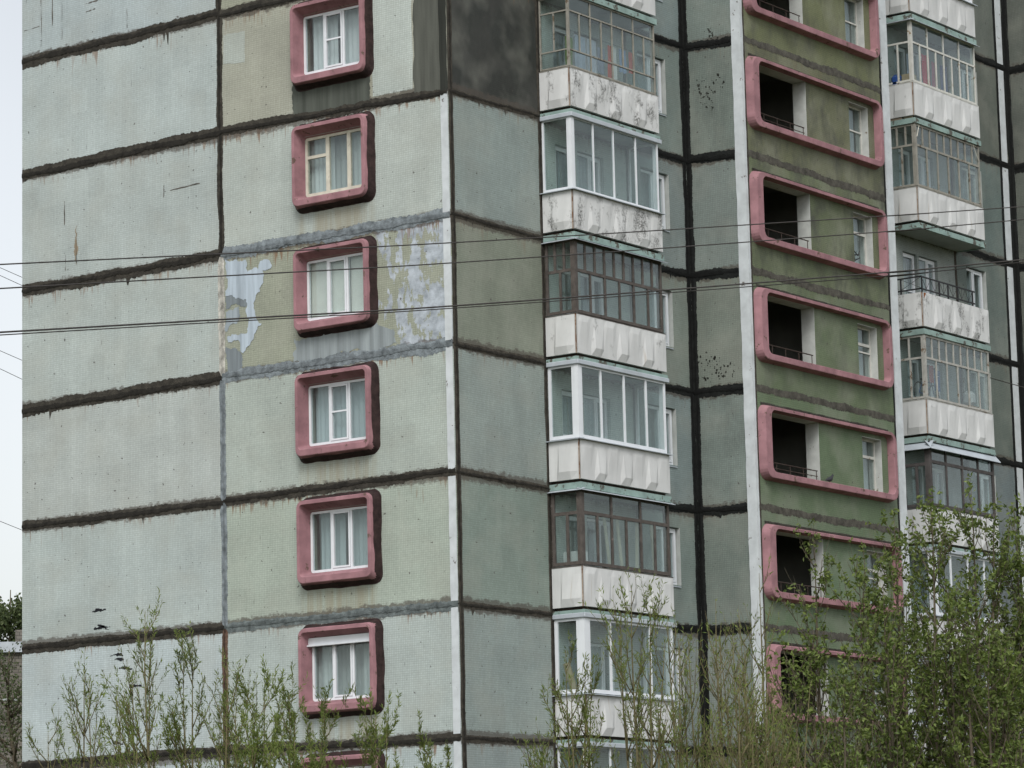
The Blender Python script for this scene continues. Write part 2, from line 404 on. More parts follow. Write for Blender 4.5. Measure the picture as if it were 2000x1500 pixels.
def curtain(pl, u0, u1, z0, z1, d, parent, color=(.8, .8, .78), folds=14, amp=.025, name='curtain'):
    mb = MB(); n = max(6, int((u1-u0)/.025)); ph = random.uniform(0, 6)
    for i in range(n+1):
        t = i/n; u = u0+(u1-u0)*t; dd = d+amp*math.sin(ph+t*folds*(u1-u0)*3+1.3*math.sin(t*7+ph))
        mb.v += [pl(u, z0+.01*math.sin(t*9), dd*1.0), pl(u, z1, d+(dd-d)*.6)]
    for i in range(n): mb.f.append((2*i, 2*i+2, 2*i+3, 2*i+1))
    return mb.build(name, CURTAIN, parent, color=color, recalc=False, smooth=True)

def room(pl, u0, u1, z0, z1, d0, depth, parent=None, m=ROOM, name='room_interior'):
    mb = MB(); a = [pl(u0, z0, d0), pl(u1, z0, d0), pl(u1, z1, d0), pl(u0, z1, d0)]; b = [pl(u0, z0, d0-depth), pl(u1, z0, d0-depth), pl(u1, z1, d0-depth), pl(u0, z1, d0-depth)]
    mb.add(a+b, [(4, 5, 6, 7), (0, 1, 5, 4), (1, 2, 6, 5), (2, 3, 7, 6), (3, 0, 4, 7)])
    return mb.build(name, m, parent or BLD, recalc=False)

def window(pl, u0, u1, z0, z1, d, cols, m=PVC, fw=.06, sash=(), halfbar=(), vent=(), sill=True, curt='sides', ccol=(.78, .79, .78), dep=.07, name='window', rm=True, bw=None):
    """frame mesh with separate panes; cols = fractions of the mullions"""
    mb = MB(); d0, d1 = d-dep/2, d+dep/2
    mb.pbox(pl, u0, u1, z0, z0+fw, d0, d1); mb.pbox(pl, u0, u1, z1-fw, z1, d0, d1)
    mb.pbox(pl, u0, u0+fw, z0+fw, z1-fw, d0, d1); mb.pbox(pl, u1-fw, u1, z0+fw, z1-fw, d0, d1)
    bw = bw or fw*.85; W = u1-u0; ed = [0]+list(cols)+[1]; cells = []
    for c in cols: mb.pbox(pl, u0+c*W-bw/2, u0+c*W+bw/2, z0+fw, z1-fw, d0, d1-.004)
    for i in range(len(ed)-1):
        a = u0+fw if i == 0 else u0+ed[i]*W+bw/2; b = u1-fw if i == len(ed)-2 else u0+ed[i+1]*W-bw/2
        cells.append((a, b, z0+fw, z1-fw))
    panes = []
    for i, (a, b, c, e) in enumerate(cells):
        if i in sash:
            s = .045
            mb.pbox(pl, a+.006, b-.006, c+.006, c+s, d0, d1+.012); mb.pbox(pl, a+.006, b-.006, e-s, e-.006, d0, d1+.012)
            mb.pbox(pl, a+.006, a+s, c+s, e-s, d0, d1+.012); mb.pbox(pl, b-s, b-.006, c+s, e-s, d0, d1+.012)
            a, b, c, e = a+s, b-s, c+s, e-s
        if i in halfbar:
            h = c+(e-c)*.52; mb.pbox(pl, a, b, h-.018, h+.018, d1-.02, d1+.01)
        if i in vent:
            h = c+(e-c)*.68; mb.pbox(pl, a, b, h-.035, h+.035, d0, d1); panes += [(a, b, c, h-.035), (a, b, h+.035, e)]
        else: panes.append((a, b, c, e))
    o = mb.build(name, m, BLD)
    for p in panes: pane(pl, *p, d, o)
    if sill:
        sb = MB(); s0, s1 = z0-.035, z0-.005
        sb.hexa([pl(u0-.02, s0-.03, d1+.11), pl(u1+.02, s0-.03, d1+.11), pl(u1+.02, s0, d1-.02), pl(u0-.02, s0, d1-.02),
                 pl(u0-.02, s0-.01, d1+.11), pl(u1+.02, s0-.01, d1+.11), pl(u1+.02, s1, d1-.02), pl(u0-.02, s1, d1-.02)])
        sb.build('sill', FLASH if m is PVC else m, o)
    if rm:
        room(pl, u0-.25, u1+.25, z0-.1, z1+.12, d0-.10, 1.6)
        dc = d0-.16; W = u1-u0
        if curt == 'full': curtain(pl, u0, u1, z0, z1+.05, dc, o, ccol)
        elif curt == 'sides':
            curtain(pl, u0, u0+W*random.uniform(.25, .42), z0, z1+.05, dc, o, ccol); curtain(pl, u1-W*random.uniform(.25, .42), u1, z0, z1+.05, dc, o, ccol)
            curtain(pl, u0, u1, z0, z1+.05, dc-.12, o, tuple(c*.8 for c in ccol))
        elif curt == 'gap':
            curtain(pl, u0+W*.07, u0+W*.45, z0, z1+.05, dc, o, ccol); curtain(pl, u0+W*.52, u1, z0, z1+.05, dc, o, ccol)
        elif curt == 'blind':
            for i, (a, b, c, e) in enumerate(cells): curtain(pl, a-.02, b+.02, c, e+.03, d0-.04-.01*i, o, ccol, folds=0, amp=.004, name='roller_blind')
    return o

# colours of the panels as painted
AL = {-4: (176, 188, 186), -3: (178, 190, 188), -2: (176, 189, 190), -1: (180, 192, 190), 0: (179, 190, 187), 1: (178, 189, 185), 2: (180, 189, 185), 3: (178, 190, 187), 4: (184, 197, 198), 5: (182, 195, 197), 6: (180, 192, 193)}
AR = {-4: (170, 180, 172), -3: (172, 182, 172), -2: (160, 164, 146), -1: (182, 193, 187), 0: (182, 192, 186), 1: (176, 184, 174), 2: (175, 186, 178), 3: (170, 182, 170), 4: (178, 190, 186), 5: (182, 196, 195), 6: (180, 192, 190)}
TINT = 1.0
def tint(c, f=1.0): h = hexc(*c); return (h[0]*f*1.06, h[1]*f*1.04, h[2]*f*1.05, 1)
DL = {-1: -.04, 0: .01, 1: -.01, 2: -.05, 3: 0, 4: -.06, 5: .03}
DJ = {-1: .02, 0: .08, 1: .03, 2: .015, 3: -.02, 4: -.02, 5: .06}
DC = {-1: -.02, 0: -.06, 1: .02, 2: -.02, 3: .03, 4: -.01, 5: -.03}
BR = hexc(60, 57, 51); BK = hexc(28, 30, 29); GR = hexc(122, 130, 134); GR2 = hexc(104, 112, 112); FO = hexc(178, 176, 168); RU = hexc(98, 78, 66); BS = hexc(68, 64, 57)

WIN_A = {}
for k in range(KT+1, KB+1):
    zt, zb_ = J(k-1)-.015, J(k)+.015          # floor between joint k-1 (top) and joint k (bottom)
    kk = k-1
    # gable end: blank panel and window panel
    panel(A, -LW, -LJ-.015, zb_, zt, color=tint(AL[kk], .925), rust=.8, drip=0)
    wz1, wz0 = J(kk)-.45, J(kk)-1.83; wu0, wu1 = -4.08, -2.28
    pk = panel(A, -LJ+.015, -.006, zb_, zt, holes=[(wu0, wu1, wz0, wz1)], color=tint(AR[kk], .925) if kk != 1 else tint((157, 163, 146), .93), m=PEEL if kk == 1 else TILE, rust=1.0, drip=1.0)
    if kk == -1: pk.color = tint((164, 167, 153), .93)
    # joints of the gable end
    if k > KT:
        w1 = .28 if kk in (-1, 0, 1, 2) else .235
        seam(A, -LW+.005, -LJ, J(kk)+DL.get(kk, 0), J(kk)+DJ.get(kk, 0)-.0, w1, BR)
        cr = {1: GR, 2: GR, 4: GR2}.get(kk, BR)
        seam(A, -LJ, -.01, J(kk)+DJ.get(kk, 0), J(kk)+DC.get(kk, 0), .27 if kk in (1, 2) else .21, cr, rag=.45, drip=.3)
        cv = {1: FO, 2: GR, 3: GR, 4: RU}.get(kk, BR)
        seam(A, -LJ-.1, -LJ+.1, J(k)+.02, J(kk)-.02, .17 if kk != 1 else .19, cv, vert=True, rag=.25, hump=.012)
    # corner: white strip on the gable, brown mastic on the long side
    if True:
        n = 40; mb = MB(); sd = random.uniform(0, 99)
        if kk != -1:
            for i in range(n+1):
                z = J(k)+.07+(J(kk)-J(k)-.14)*i/n
                mb.v += [A(-.205+.012*fb(z*2, sd), z, .003), A(-.205+.012*fb(z*2, sd), z, .012), A(-.012+.016*fb(z*1.7, sd+5), z, .012), A(-.012+.016*fb(z*1.7, sd+5), z, .003)]
            for i in range(n):
                for j in range(3): mb.f.append((i*4+j, i*4+j+1, (i+1)*4+j+1, (i+1)*4+j))
            mb.build('corner_strip', STRIP, BLD, recalc=False)
        seam(B, .0, .17, J(k)+.0, J(kk), .16, BS, vert=True, rag=.14, hump=.01, d=.006)
    # long facade: blank panel, balcony panel, window panel
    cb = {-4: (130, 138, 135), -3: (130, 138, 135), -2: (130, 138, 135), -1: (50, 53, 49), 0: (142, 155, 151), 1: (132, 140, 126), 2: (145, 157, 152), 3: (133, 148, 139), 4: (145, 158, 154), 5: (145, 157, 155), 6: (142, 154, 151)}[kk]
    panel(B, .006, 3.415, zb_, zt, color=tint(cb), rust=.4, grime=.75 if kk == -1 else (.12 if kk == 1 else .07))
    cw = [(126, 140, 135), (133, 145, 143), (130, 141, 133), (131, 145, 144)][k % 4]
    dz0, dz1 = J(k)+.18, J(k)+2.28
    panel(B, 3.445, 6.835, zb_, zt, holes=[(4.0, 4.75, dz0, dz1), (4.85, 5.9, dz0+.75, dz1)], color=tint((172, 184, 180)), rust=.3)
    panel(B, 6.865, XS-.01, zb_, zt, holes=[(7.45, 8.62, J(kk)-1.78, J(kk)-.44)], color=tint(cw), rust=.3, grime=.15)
    seam(B, .02, 3.40, J(kk)+DC.get(kk, 0), J(kk)-.01, .15, BS, rag=.35)
    seam(B, 6.9, XS, J(kk)-.02+.02, J(kk)+.04, .19, BK, rag=.4)
    seam(B, 3.33, 3.47, J(k), J(kk), .14, BS, vert=True, rag=.2, hump=.008)
    seam(B, XS-.17, XS-.005, J(k), J(kk), .17, BK, vert=True, rag=.3, hump=.006, d=.007)
    # stair tower side
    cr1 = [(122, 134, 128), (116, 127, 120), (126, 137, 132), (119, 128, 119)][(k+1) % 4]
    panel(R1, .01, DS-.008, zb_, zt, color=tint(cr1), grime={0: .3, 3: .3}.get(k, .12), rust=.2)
    seam(R1, .0, DS-.2, J(kk)+.03, J(kk)-.03, .22, BK, rag=.5, drip=.6)
    seam(R1, .005, .15, J(k), J(kk), .15, BK, vert=True, rag=.3, hump=.006, d=.007)
    # white strip on the tower corner
    mb = MB(); sd = random.uniform(0, 99); n = 60
    for i in range(n+1):
        z = J(k)+(J(kk)-J(k))*i/n
        mb.v += [R1(DS-.23+.014*fb(z*2, sd), z, .002), R1(DS-.23+.014*fb(z*2, sd), z, .03), R1(DS+.03+.01*fb(z*2, sd+4), z, .03), S(XS-.03+.11+.012*fb(z*2, sd+9), z, .03), S(XS+.08+.012*fb(z*2, sd+9), z, .002)]
    for i in range(n):
        for j in range(4): mb.f.append((i*5+j, i*5+j+1, (i+1)*5+j+1, (i+1)*5+j))
    mb.build('corner_strip', STRIP, BLD, recalc=False)

# ------------------------------------------------------------------ gable windows with pink hoods
def hood(pl, base, front, inner, back, db, df, dback, rb, rf, ri, rbk, name='window_hood', seal=True):
    mk = lambda rc, r, d: [pl(u, z, d) for u, z in rrect(*rc, r)]
    lerp = lambda a, b, t: tuple(x+(y-x)*t for x, y in zip(a, b))
    mb = MB()
    rings = [mk(base, rb, db), mk(lerp(base, front, .975), rb+(rf-rb)*.97, db+(df-db)*.97), mk(lerp(front, inner, .07), rf, df),
             mk(lerp(front, inner, .93), ri, df), mk(inner, ri*.97, df-.012), mk(back, rbk, dback)]
    mb.loft(rings); o = mb.build(name, PINK, BLD, recalc=True)
    o.data.polygons.foreach_set('use_smooth', [False]*len(o.data.polygons))
    if seal:
        sd = random.uniform(0, 99); R = []
        out = (base[0]-.02, base[1]+.03, base[2]-.025, base[3]+.04)
        for (rc, r, d, am) in ((out, rb+.03, .005, .022), (lerp(base, front, .06), rb, db+.02, .012), (lerp(base, front, .66), rb, db+(df-db)*.70, .035)):
            ring = []
            pts = rrect(*rc, r, 10); dense = []
            for i, p in enumerate(pts):
                q = pts[(i+1) % len(pts)]; L = math.hypot(q[0]-p[0], q[1]-p[1]); nn = 1 if L < .2 else 44
                for j in range(nn): dense.append((p[0]+(q[0]-p[0])*j/nn, p[1]+(q[1]-p[1])*j/nn))
            cu, cz = (rc[0]+rc[1])/2, (rc[2]+rc[3])/2
            for (u, z) in dense:
                f = am*(fb(u*1.8+sd, z*1.8, am*90)*1.1+fb(u*9+sd, z*9, am*70)*.25); v2 = Vector((u-cu, z-cz)); v2.normalize()
                if d < .01: ring.append(pl(u+v2.x*f, z+v2.y*f, d))
                else: ring.append(pl(u+v2.x*.006, z+v2.y*.006, d+f))
            R.append(ring)
        s = MB().loft(R); s.build('sealant', SEAM, o, color=hexc(54, 41, 40), recalc=False)
    return o

for kk in range(KT, KB):
    j = J(kk)
    hood(A, (-4.28, -2.05, j-2.17, j-.18), (-4.18, -2.13, j-2.06, j-.25), (-4.105, -2.215, j-1.915, j-.335), (-4.05, -2.30, j-1.81, j-.47), -.005, .27, -.06, .20, .16, .09, .06)
    u0, u1, z0, z1 = -4.06, -2.29, j-1.815, j-.46
    kw = dict(cols=(.335, .645), sash=(1,), curt='full')
    if kk == -1: kw.update(halfbar=(1,), curt='gap', ccol=(.86, .88, .90))
    elif kk == 0: kw.update(m=CREAM, fw=.07, cols=(.36, .70), sash=(), vent=(0,), curt='sides', ccol=(.70, .74, .74), bw=.10)
    elif kk == 1: kw.update(curt='blind', ccol=(.98, .97, .90))
    elif kk == 2: kw.update(halfbar=(1,), ccol=(.56, .63, .66))
    elif kk == 3: kw.update(curt='gap', ccol=(.50, .57, .59))
    elif kk == 4: kw.update(curt='sides', ccol=(.62, .66, .66))
    w = window(A, u0, u1, z0, z1, -.10, **kw)
    if kk == 4:
        sb = MB(); sb.pbox(A, u0-.06, u1+.05, z1-.13, z1+.02, -.08, .05); sb.pbox(A, u0-.12, u1+.06, z1-.165, z1-.132, -.07, .09)
        sb.build('shutter_box', PVC, w)
    # inner reveal lining between hood and frame
    mb = MB(); mk = lambda rc, r, d: [A(u, z, d) for u, z in rrect(*rc, r)]
    mb.loft([mk((-4.05, -2.30, j-1.81, j-.47), .07, -.058), mk((-4.03, -2.32, j-1.79, j-.49), .03, -.13)])
    mb.build('reveal', REVEAL, BLD)

# plaster repairs and paint smears on the gable end
BLU = hexc(172, 184, 194)
patch(A, [(-6.37, 17.5), (-5.75, 17.41), (-5.71, 17.12), (-5.39, 17.14), (-5.35, 17.3), (-5.08, 17.31), (-5.0, 17.16), (-5.12, 17.09), (-5.27, 17.09), (-5.25, 16.83), (-5.36, 16.62), (-5.49, 16.5), (-5.53, 16.25), (-5.43, 15.97), (-5.31, 15.89), (-5.43, 15.84), (-5.54, 15.64), (-5.73, 15.43), (-5.86, 15.29), (-5.94, 15.35), (-5.96, 15.55), (-6.3, 15.59), (-6.32, 15.73), (-5.98, 15.72), (-5.73, 15.75), (-5.68, 16.04), (-5.78, 16.28), (-5.76, 16.51), (-6.37, 16.66)], BLU, .06, d=.010)
patch(A, [(-6.37, 16.68), (-6.05, 16.72), (-5.70, 16.55), (-5.72, 16.38), (-6.14, 16.44), (-6.37, 16.33)], GR, .05, d=.006)
patch(A, [(-6.37, 16.29), (-5.97, 16.37), (-5.93, 16.17), (-6.1, 15.99), (-6.37, 15.83)], hexc(150, 160, 166), .06, d=.006)
patch(A, [(-6.37, 15.5), (-6.1, 15.45), (-5.9, 15.25), (-5.95, 14.9), (-6.37, 14.8)], GR, .06, d=.005)
patch(A, [(-4.4, 15.44), (-3.83, 15.5), (-3.2, 15.5), (-2.46, 15.5), (-2.1, 15.52), (-1.6, 15.3), (-1.5, 14.98), (-2.87, 14.94), (-4.41, 14.92)], hexc(140, 148, 150), .08, d=.005)
patch(A, [(-6.36, 22.72), (-5.72, 22.70), (-5.73, 21.97), (-6.36, 22.04)], tint((172, 181, 174), .95), .01, d=.004, m=TILE, name='tile_patch')
patch(A, [(-4.34, 21.25), (-4.34, 20.42), (-2.16, 20.38), (-2.14, 21.25)], hexc(82, 86, 80), .025, d=.005)
patch(A, [(-.91, 23.1), (-.91, 20.44), (-.02, 20.36), (-.02, 23.1)], hexc(86, 88, 82), .03, d=.006)
patch(A, [(-.22, 23.15), (-.20, 20.36), (.0, 20.36), (.0, 23.15)], hexc(52, 54, 50), .01, d=.011)
patch(A, [(-2.06, 23.0), (-2.06, 20.56), (-.95, 20.52), (-.95, 23.0)], tint((180, 190, 184)), .012, d=.0035, m=TILE, name='tile_patch')
for (u, za, zb) in ((-12.05, 23.45, 25.0), (-11.68, 23.9, 24.9), (-11.37, 23.5, 24.6), (-10.28, 24.2, 24.7), (-10.1, 24.25, 24.9), (-9.3, 23.4, 23.9), (-11.3, 19.0, 19.6), (-11.28, 17.9, 18.3), (-8.2, 19.2, 19.5)):
    patch(A, [(u-.008, za), (u+.008, za+.02), (u+.010, zb), (u-.006, zb-.03)], hexc(96, 92, 86), .012, d=.004, m=SEAM, name='crack', sub=3)
for (ua, ub, z) in ((-10.6, -10.15, 24.25), (-10.6, -10.3, 24.05), (-8.0, -7.1, 19.35), (-12.6, -12.1, 23.95)):
    patch(A, [(ua, z), (ub, z+.03), (ub, z+.012), (ua, z-.016)], hexc(96, 92, 86), .012, d=.004, m=SEAM, name='crack', sub=3)
INK = hexc(34, 36, 40)
for (a, b) in (((-10.46, 9.85), (-10.04, 9.87)), ((-10.42, 9.45), (-9.91, 9.46)), ((-10.30, 9.53), (-9.96, 9.40)), ((-9.91, 8.8), (-9.52, 8.78)), ((-9.78, 8.7), (-9.5, 8.68)), ((-9.65, 8.51), (-9.24, 8.46)), ((-9.35, 8.05), (-8.96, 8.06)), ((-9.86, 6.84), (-9.53, 6.77))):
    m_ = ((a[0]+b[0])/2, (a[1]+b[1])/2); patch(A, [(a[0], a[1]+.005), (m_[0], m_[1]+.045), (b[0], b[1]+.01), (b[0], b[1]-.015), (m_[0], m_[1]-.015), (a[0], a[1]-.02)], INK, .03, d=.005, m=SEAM, name='paint_mark', sub=3)
patch(A, [(-10.99, 18.25), (-10.96, 18.85), (-10.90, 18.95), (-10.89, 18.3), (-10.93, 18.0)], hexc(140, 128, 110), .03, d=.005, name='bare_patch')

# black moss on the side of the stair tower
random.seed(77)
for (cu, cz, n, sp) in ((.43, 22.24, 5, .10), (.66, 21.95, 9, .14), (.95, 22.2, 5, .12), (.70, 21.75, 6, .10), (.55, 15.25, 12, .24), (.9, 15.3, 9, .22), (.4, 15.6, 6, .16), (.8, 23.35, 8, .16)):
    for i in range(int(n*2.6)):
        u, z = cu+random.gauss(0, sp), cz+random.gauss(0, sp*.8); r = random.uniform(.008, .034)*random.choice((.6, 1, 1))
        if .12 < u < 1.32: patch(R1, [(u+r*math.cos(t)*random.uniform(.5, 1.4), z+r*math.sin(t)*random.uniform(.5, 1.5)) for t in [i2*.9 for i2 in range(7)]], hexc(46, 47, 42), .03, d=.004, m=SEAM, name='moss_patch', sub=2)

# ------------------------------------------------------------------ stair tower front
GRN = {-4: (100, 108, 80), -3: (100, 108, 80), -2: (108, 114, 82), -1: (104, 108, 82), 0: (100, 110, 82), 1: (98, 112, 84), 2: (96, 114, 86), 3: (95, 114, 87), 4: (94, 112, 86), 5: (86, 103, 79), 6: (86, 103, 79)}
for k in range(KT+1, KB+1):
    kk = k-1; jb = J(k); jt = J(kk)
    ox0, ox1, oz0, oz1 = 10.06, 12.36, jb+.80, jb+2.29; wx0, wx1, wz0, wz1 = 14.42, 15.33, jb+.84, jb+2.18
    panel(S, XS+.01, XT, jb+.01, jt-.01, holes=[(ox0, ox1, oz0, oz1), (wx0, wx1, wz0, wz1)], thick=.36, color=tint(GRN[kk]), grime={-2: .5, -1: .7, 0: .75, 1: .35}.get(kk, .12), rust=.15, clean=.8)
    hood(S, (9.60, 15.86, jb+.64, jb+2.43), (9.67, 15.80, jb+.69, jb+2.38), (9.95, 15.66, jb+.835, jb+2.30), (9.98, 15.64, jb+.85, jb+2.28), -.005, .19, -.02, .30, .27, .17, .15, name='loggia_surround', seal=False)
    seam(S, XS+.12, XT-.36, jt+.0, jt-.02, .17, hexc(80, 78, 71), rag=.55, drip=.3, core=False)
    seam(S, XS+.08, XS+.2, jb, jt, .10, BS, vert=True, rag=.25, hump=.008, d=.006)
    seam(S, XT-.39, XT-.30, jb, jt, .09, BK, vert=True, rag=.3, hump=.008, d=.006)
    # sealant smear over the surround
    seam(S, 9.75, 15.7, jb+2.455, jb+2.455, .06, hexc(58, 56, 50), rag=.5, drip=.15, d=.006, hump=.012)
    # white painted lining of the open landing
    mb = MB(); t = .012
    mb.pbox(S, ox1-t, ox1+.0, oz0, oz1, -.355, .004); mb.pbox(S, ox0, ox1-t-.001, oz1-t, oz1, -.355, .002)
    mb.build('reveal', REVEAL, BLD)
    mb = MB(); mb.pbox(S, wx1-t, wx1, wz0, wz1, -.355, .012); mb.pbox(S, wx0, wx1-t, wz1-t, wz1, -.35, .004); mb.build('reveal', REVEAL, BLD)
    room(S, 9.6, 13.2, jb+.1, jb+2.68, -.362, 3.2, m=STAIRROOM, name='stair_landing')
    window(S, wx0+.002, wx1-t-.002, wz0+.01, wz1-t, -.20, (), m=OLDWHITE, fw=.05, vent=(0,) if kk in (0, 1, 2, 3) else (), halfbar=() if kk in (0, 2) else (0,), sill=False, curt='full' if k % 2 else 'sides', ccol=(.40, .45, .45))
    # guard rail in the open landing
    rl = MB()
    rl.tube([S(10.0, jb+1.09, .02), S(12.2, jb+1.09, .02)], .014, n=6)
    if k % 3 == 0: rl.tube([S(10.0, jb+.96, .02), S(12.2, jb+.96, .02)], .010, n=6)
    for x in (10.35, 10.95, 11.55, 12.15): rl.tube([S(x, jb+.80, .02), S(x, jb+1.09, .02)], .011, n=5)
    rl.build('guard_rail', DARKSTEEL, BLD)
    # white strip at the right corner of the tower
    mb = MB(); sd = random.uniform(0, 99); n = 60
    for i in range(n+1):
        z = jb+(jt-jb)*i/n; a = XT-.31+.012*fb(z*2, sd); b = XT+.02+.008*fb(z*2.3, sd+3)
        mb.v += [S(a, z, .002), S(a, z, .035), S(b, z, .035), S(b, z, -.02)]
    for i in range(n):
        for q in range(3): mb.f.append((i*4+q, i*4+q+1, (i+1)*4+q+1, (i+1)*4+q))
    mb.build('corner_strip', STRIP, BLD, recalc=False)
# graffiti scrawl on one landing window
jb = J(1)
gs = MB()
for a, b in (((14.62, jb+1.28), (14.86, jb+1.16)), ((14.62, jb+1.28), (14.70, jb+1.02)), ((14.70, jb+1.02), (14.95, jb+1.12)), ((14.86, jb+1.16), (14.95, jb+1.30)), ((14.66, jb+1.15), (14.9, jb+1.2))):
    gs.tube([S(*a, -.155), S(*b, -.155)], .014, n=4)
gs.build('paint_mark', BLACKIRON, BLD)

# ------------------------------------------------------------------ second bay and next tower (edge of view), hidden sides, roof
for k in range(KT+1, KB+1):
    kk = k-1; zt, zb_ = J(kk)-.015, J(k)+.015
    panel(B, XT+.0, 19.17, zb_, zt, color=tint((122, 132, 128)), rust=.2)
    dz0, dz1 = J(k)+.15, J(k)+2.25
    panel(B, 19.2, 22.58, zb_, zt, holes=[(19.75, 20.5, dz0, dz1), (20.6, 21.6, dz0+.75, dz1)], color=tint((140, 150, 147)), rust=.2, grime=.1)
    c2 = {-3: (104, 111, 104), -2: (100, 107, 99), -1: (106, 120, 116), 0: (106, 118, 113), 1: (104, 114, 107), 2: (114, 126, 127), 3: (120, 130, 132), 4: (120, 130, 132), 5: (120, 130, 132), 6: (120, 130, 132), -4: (104, 111, 104)}[kk]
    panel(B, 22.62, XE-.01, zb_, zt, holes=[(23.2, 24.3, J(kk)-1.78, J(kk)-.44)], color=tint(c2), rust=.2, grime=.15)
    seam(B, 22.5, XE-.3, J(kk)+.02, J(kk)-.02, .2, BK, rag=.4)
    seam(B, 22.55, 22.67, J(k), J(kk), .12, BS, vert=True, rag=.2, hump=.008)
    seam(B, 25.42, 25.56, J(k), J(kk), .13, BK, vert=True, rag=.25, hump=.006)
    seam(B, 25.9, XE, J(k), J(kk), .38, BK, vert=True, rag=.12, hump=.006, d=.006)
    mb = MB(); mb.pbox(B, 25.57, 25.88, J(k)+.08, J(kk)-.10, -.01, .016); mb.build('corner_strip', STRIP, BLD)
    panel(R2, .01, DS-.008, zb_, zt, color=tint((96, 102, 95)), grime=.3)
    seam(R2, 0, DS, J(kk)-.02, J(kk)+.06, .24, BK, rag=.4)
    panel(S2, XE+.01, XE+7, zb_, zt, color=tint((112, 130, 102)))
    window(B, 23.22, 24.24, J(kk)-1.77, J(kk)-.46, -.12, (.45,), m=PVC if k % 2 else OLDWHITE, sash=(1,), curt='full', ccol=(.55, .6, .62))
    window(B, 7.47, 8.57, J(kk)-1.77, J(kk)-.46, -.12, (.5,), m=PVC, sash=(1,), curt='sides' if k % 2 else 'full', ccol=(.6, .64, .65))
    for (a, b) in ((7.45, 8.62), (23.2, 24.3)):
        mb = MB(); mb.pbox(B, b-.012, b, J(kk)-1.78, J(kk)-.44, -.3, .008); mb.build('reveal', REVEAL, BLD)
    for x0 in (4.0, 19.75):
        z0 = dz0 if x0 > 10 else J(k)+.18
        window(B, x0+.01, x0+.74, z0+.01, z0+2.09, -.12, (), m=PVC, sash=(0,), halfbar=(0,), sill=False, curt='sides', ccol=(.55, .6, .6), name='balcony_door')
        w_ = (1.03 if x0 < 10 else .98)
        window(B, x0+.86, x0+.86+w_, z0+.76, z0+2.09, -.12, (.55,), m=PVC, sash=(1,), sill=True, curt='full' if k % 2 else 'sides', ccol=(.6, .66, .66))
zr = J(KT)
shell = MB()
shell.box((.05, LW-.36, 0), (33.0, LW-.04, zr+.2)); shell.box((32.9, -1.2, 0), (33.2, LW-.4, zr+.2)); shell.box((XT-.3, -1.25, 0), (XT-.02, -.34, zr+.2))
shell.build('rear_wall', SOFFIT, BLD)
rf = MB(); rf.box((-.06, .0, zr), (33.2, LW+.05, zr+.35)); rf.box((XS-.05, -DS-.06, zr+.01), (XT+.05, -.001, zr+.34)); rf.build('roof', SOFFIT, BLD)
pn = MB(); pn.box((-.04, -.04, 0), (33.2, LW+.02, J(KB)-.01)); pn.box((XS-.04, -DS-.04, 0), (XT+.05, -.041, J(KB)-.011)); pn.build('plinth', SOFFIT, BLD)

# ------------------------------------------------------------------ balconies
def relief(pl, u0, u1, z0, z1, mode, d=0.0):
    """faceted cast parapet face: alternating tapered prisms"""
    H = z1-z0; zs = [0, .2, .80, 1]; us = []; W = u1-u0
    if mode == 'side': cuts = [(0, 0), (.27, 0), (.36, 1), (.74, 1), (.97, 0), (1, 0)]
    else:
        n = 7; cuts = [(0, 0)]
        for i in range(n):
            a = i/n; cuts += [(a+.02/n+.003, 0), (a+.30/n, 1 if i % 2 else 2), (a+.74/n, 1 if i % 2 else 2)]
        cuts += [(1, 0)]
    prof = {0: [.012]*4, 1: [.012, .060, .022, .013], 2: [.012, .014, .030, .012]}
    mb = MB(); nu = len(cuts)
    for t, typ in cuts:
        for i, zf in enumerate(zs):
            tt = t
            mb.v.append(pl(u0+W*tt, z0+H*zf, d+prof[typ][i]))
    for i in range(nu-1):
        for q in range(3):
            a = i*4+q; b = a+4; mb.f.append((a, b, b+1)); mb.f.append((a, b+1, a+1))
    return mb

def glaze(root, pl, u0, u1, z0, z1, rows, m, bw, d=.0, dep=.05, mb=None, own=True):
    mb = mb or MB(); d0, d1 = d-dep, d; H = z1-z0; W = u1-u0
    mb.pbox(pl, u0, u1, z0, z0+bw, d0, d1); mb.pbox(pl, u0, u1, z1-bw, z1, d0, d1)
    mb.pbox(pl, u0, u0+bw, z0+bw, z1-bw, d0, d1); mb.pbox(pl, u1-bw, u1, z0+bw, z1-bw, d0, d1)
    for ri, (za, zb, cols) in enumerate(rows):
        a = z0+H*za+(bw if ri == 0 else bw/2); b = z0+H*zb-(bw if ri == len(rows)-1 else bw/2)
        if ri < len(rows)-1: mb.pbox(pl, u0+bw, u1-bw, b, b+bw, d0+.004, d1-.004)
        ed = [0]+list(cols)+[1]
        for i in range(len(ed)-1):
            thick = bw*(1.0 if i else 1)
            l = u0+bw if i == 0 else u0+W*ed[i]+bw*.45; r = u1-bw if i == len(ed)-2 else u0+W*ed[i+1]-bw*.45
            if i: mb.pbox(pl, l-bw*.9, l, a, b, d0+.008, d1-.006)
            pane(pl, l, r, a, b, d-dep*.55, root, tilt=.7)
    return mb

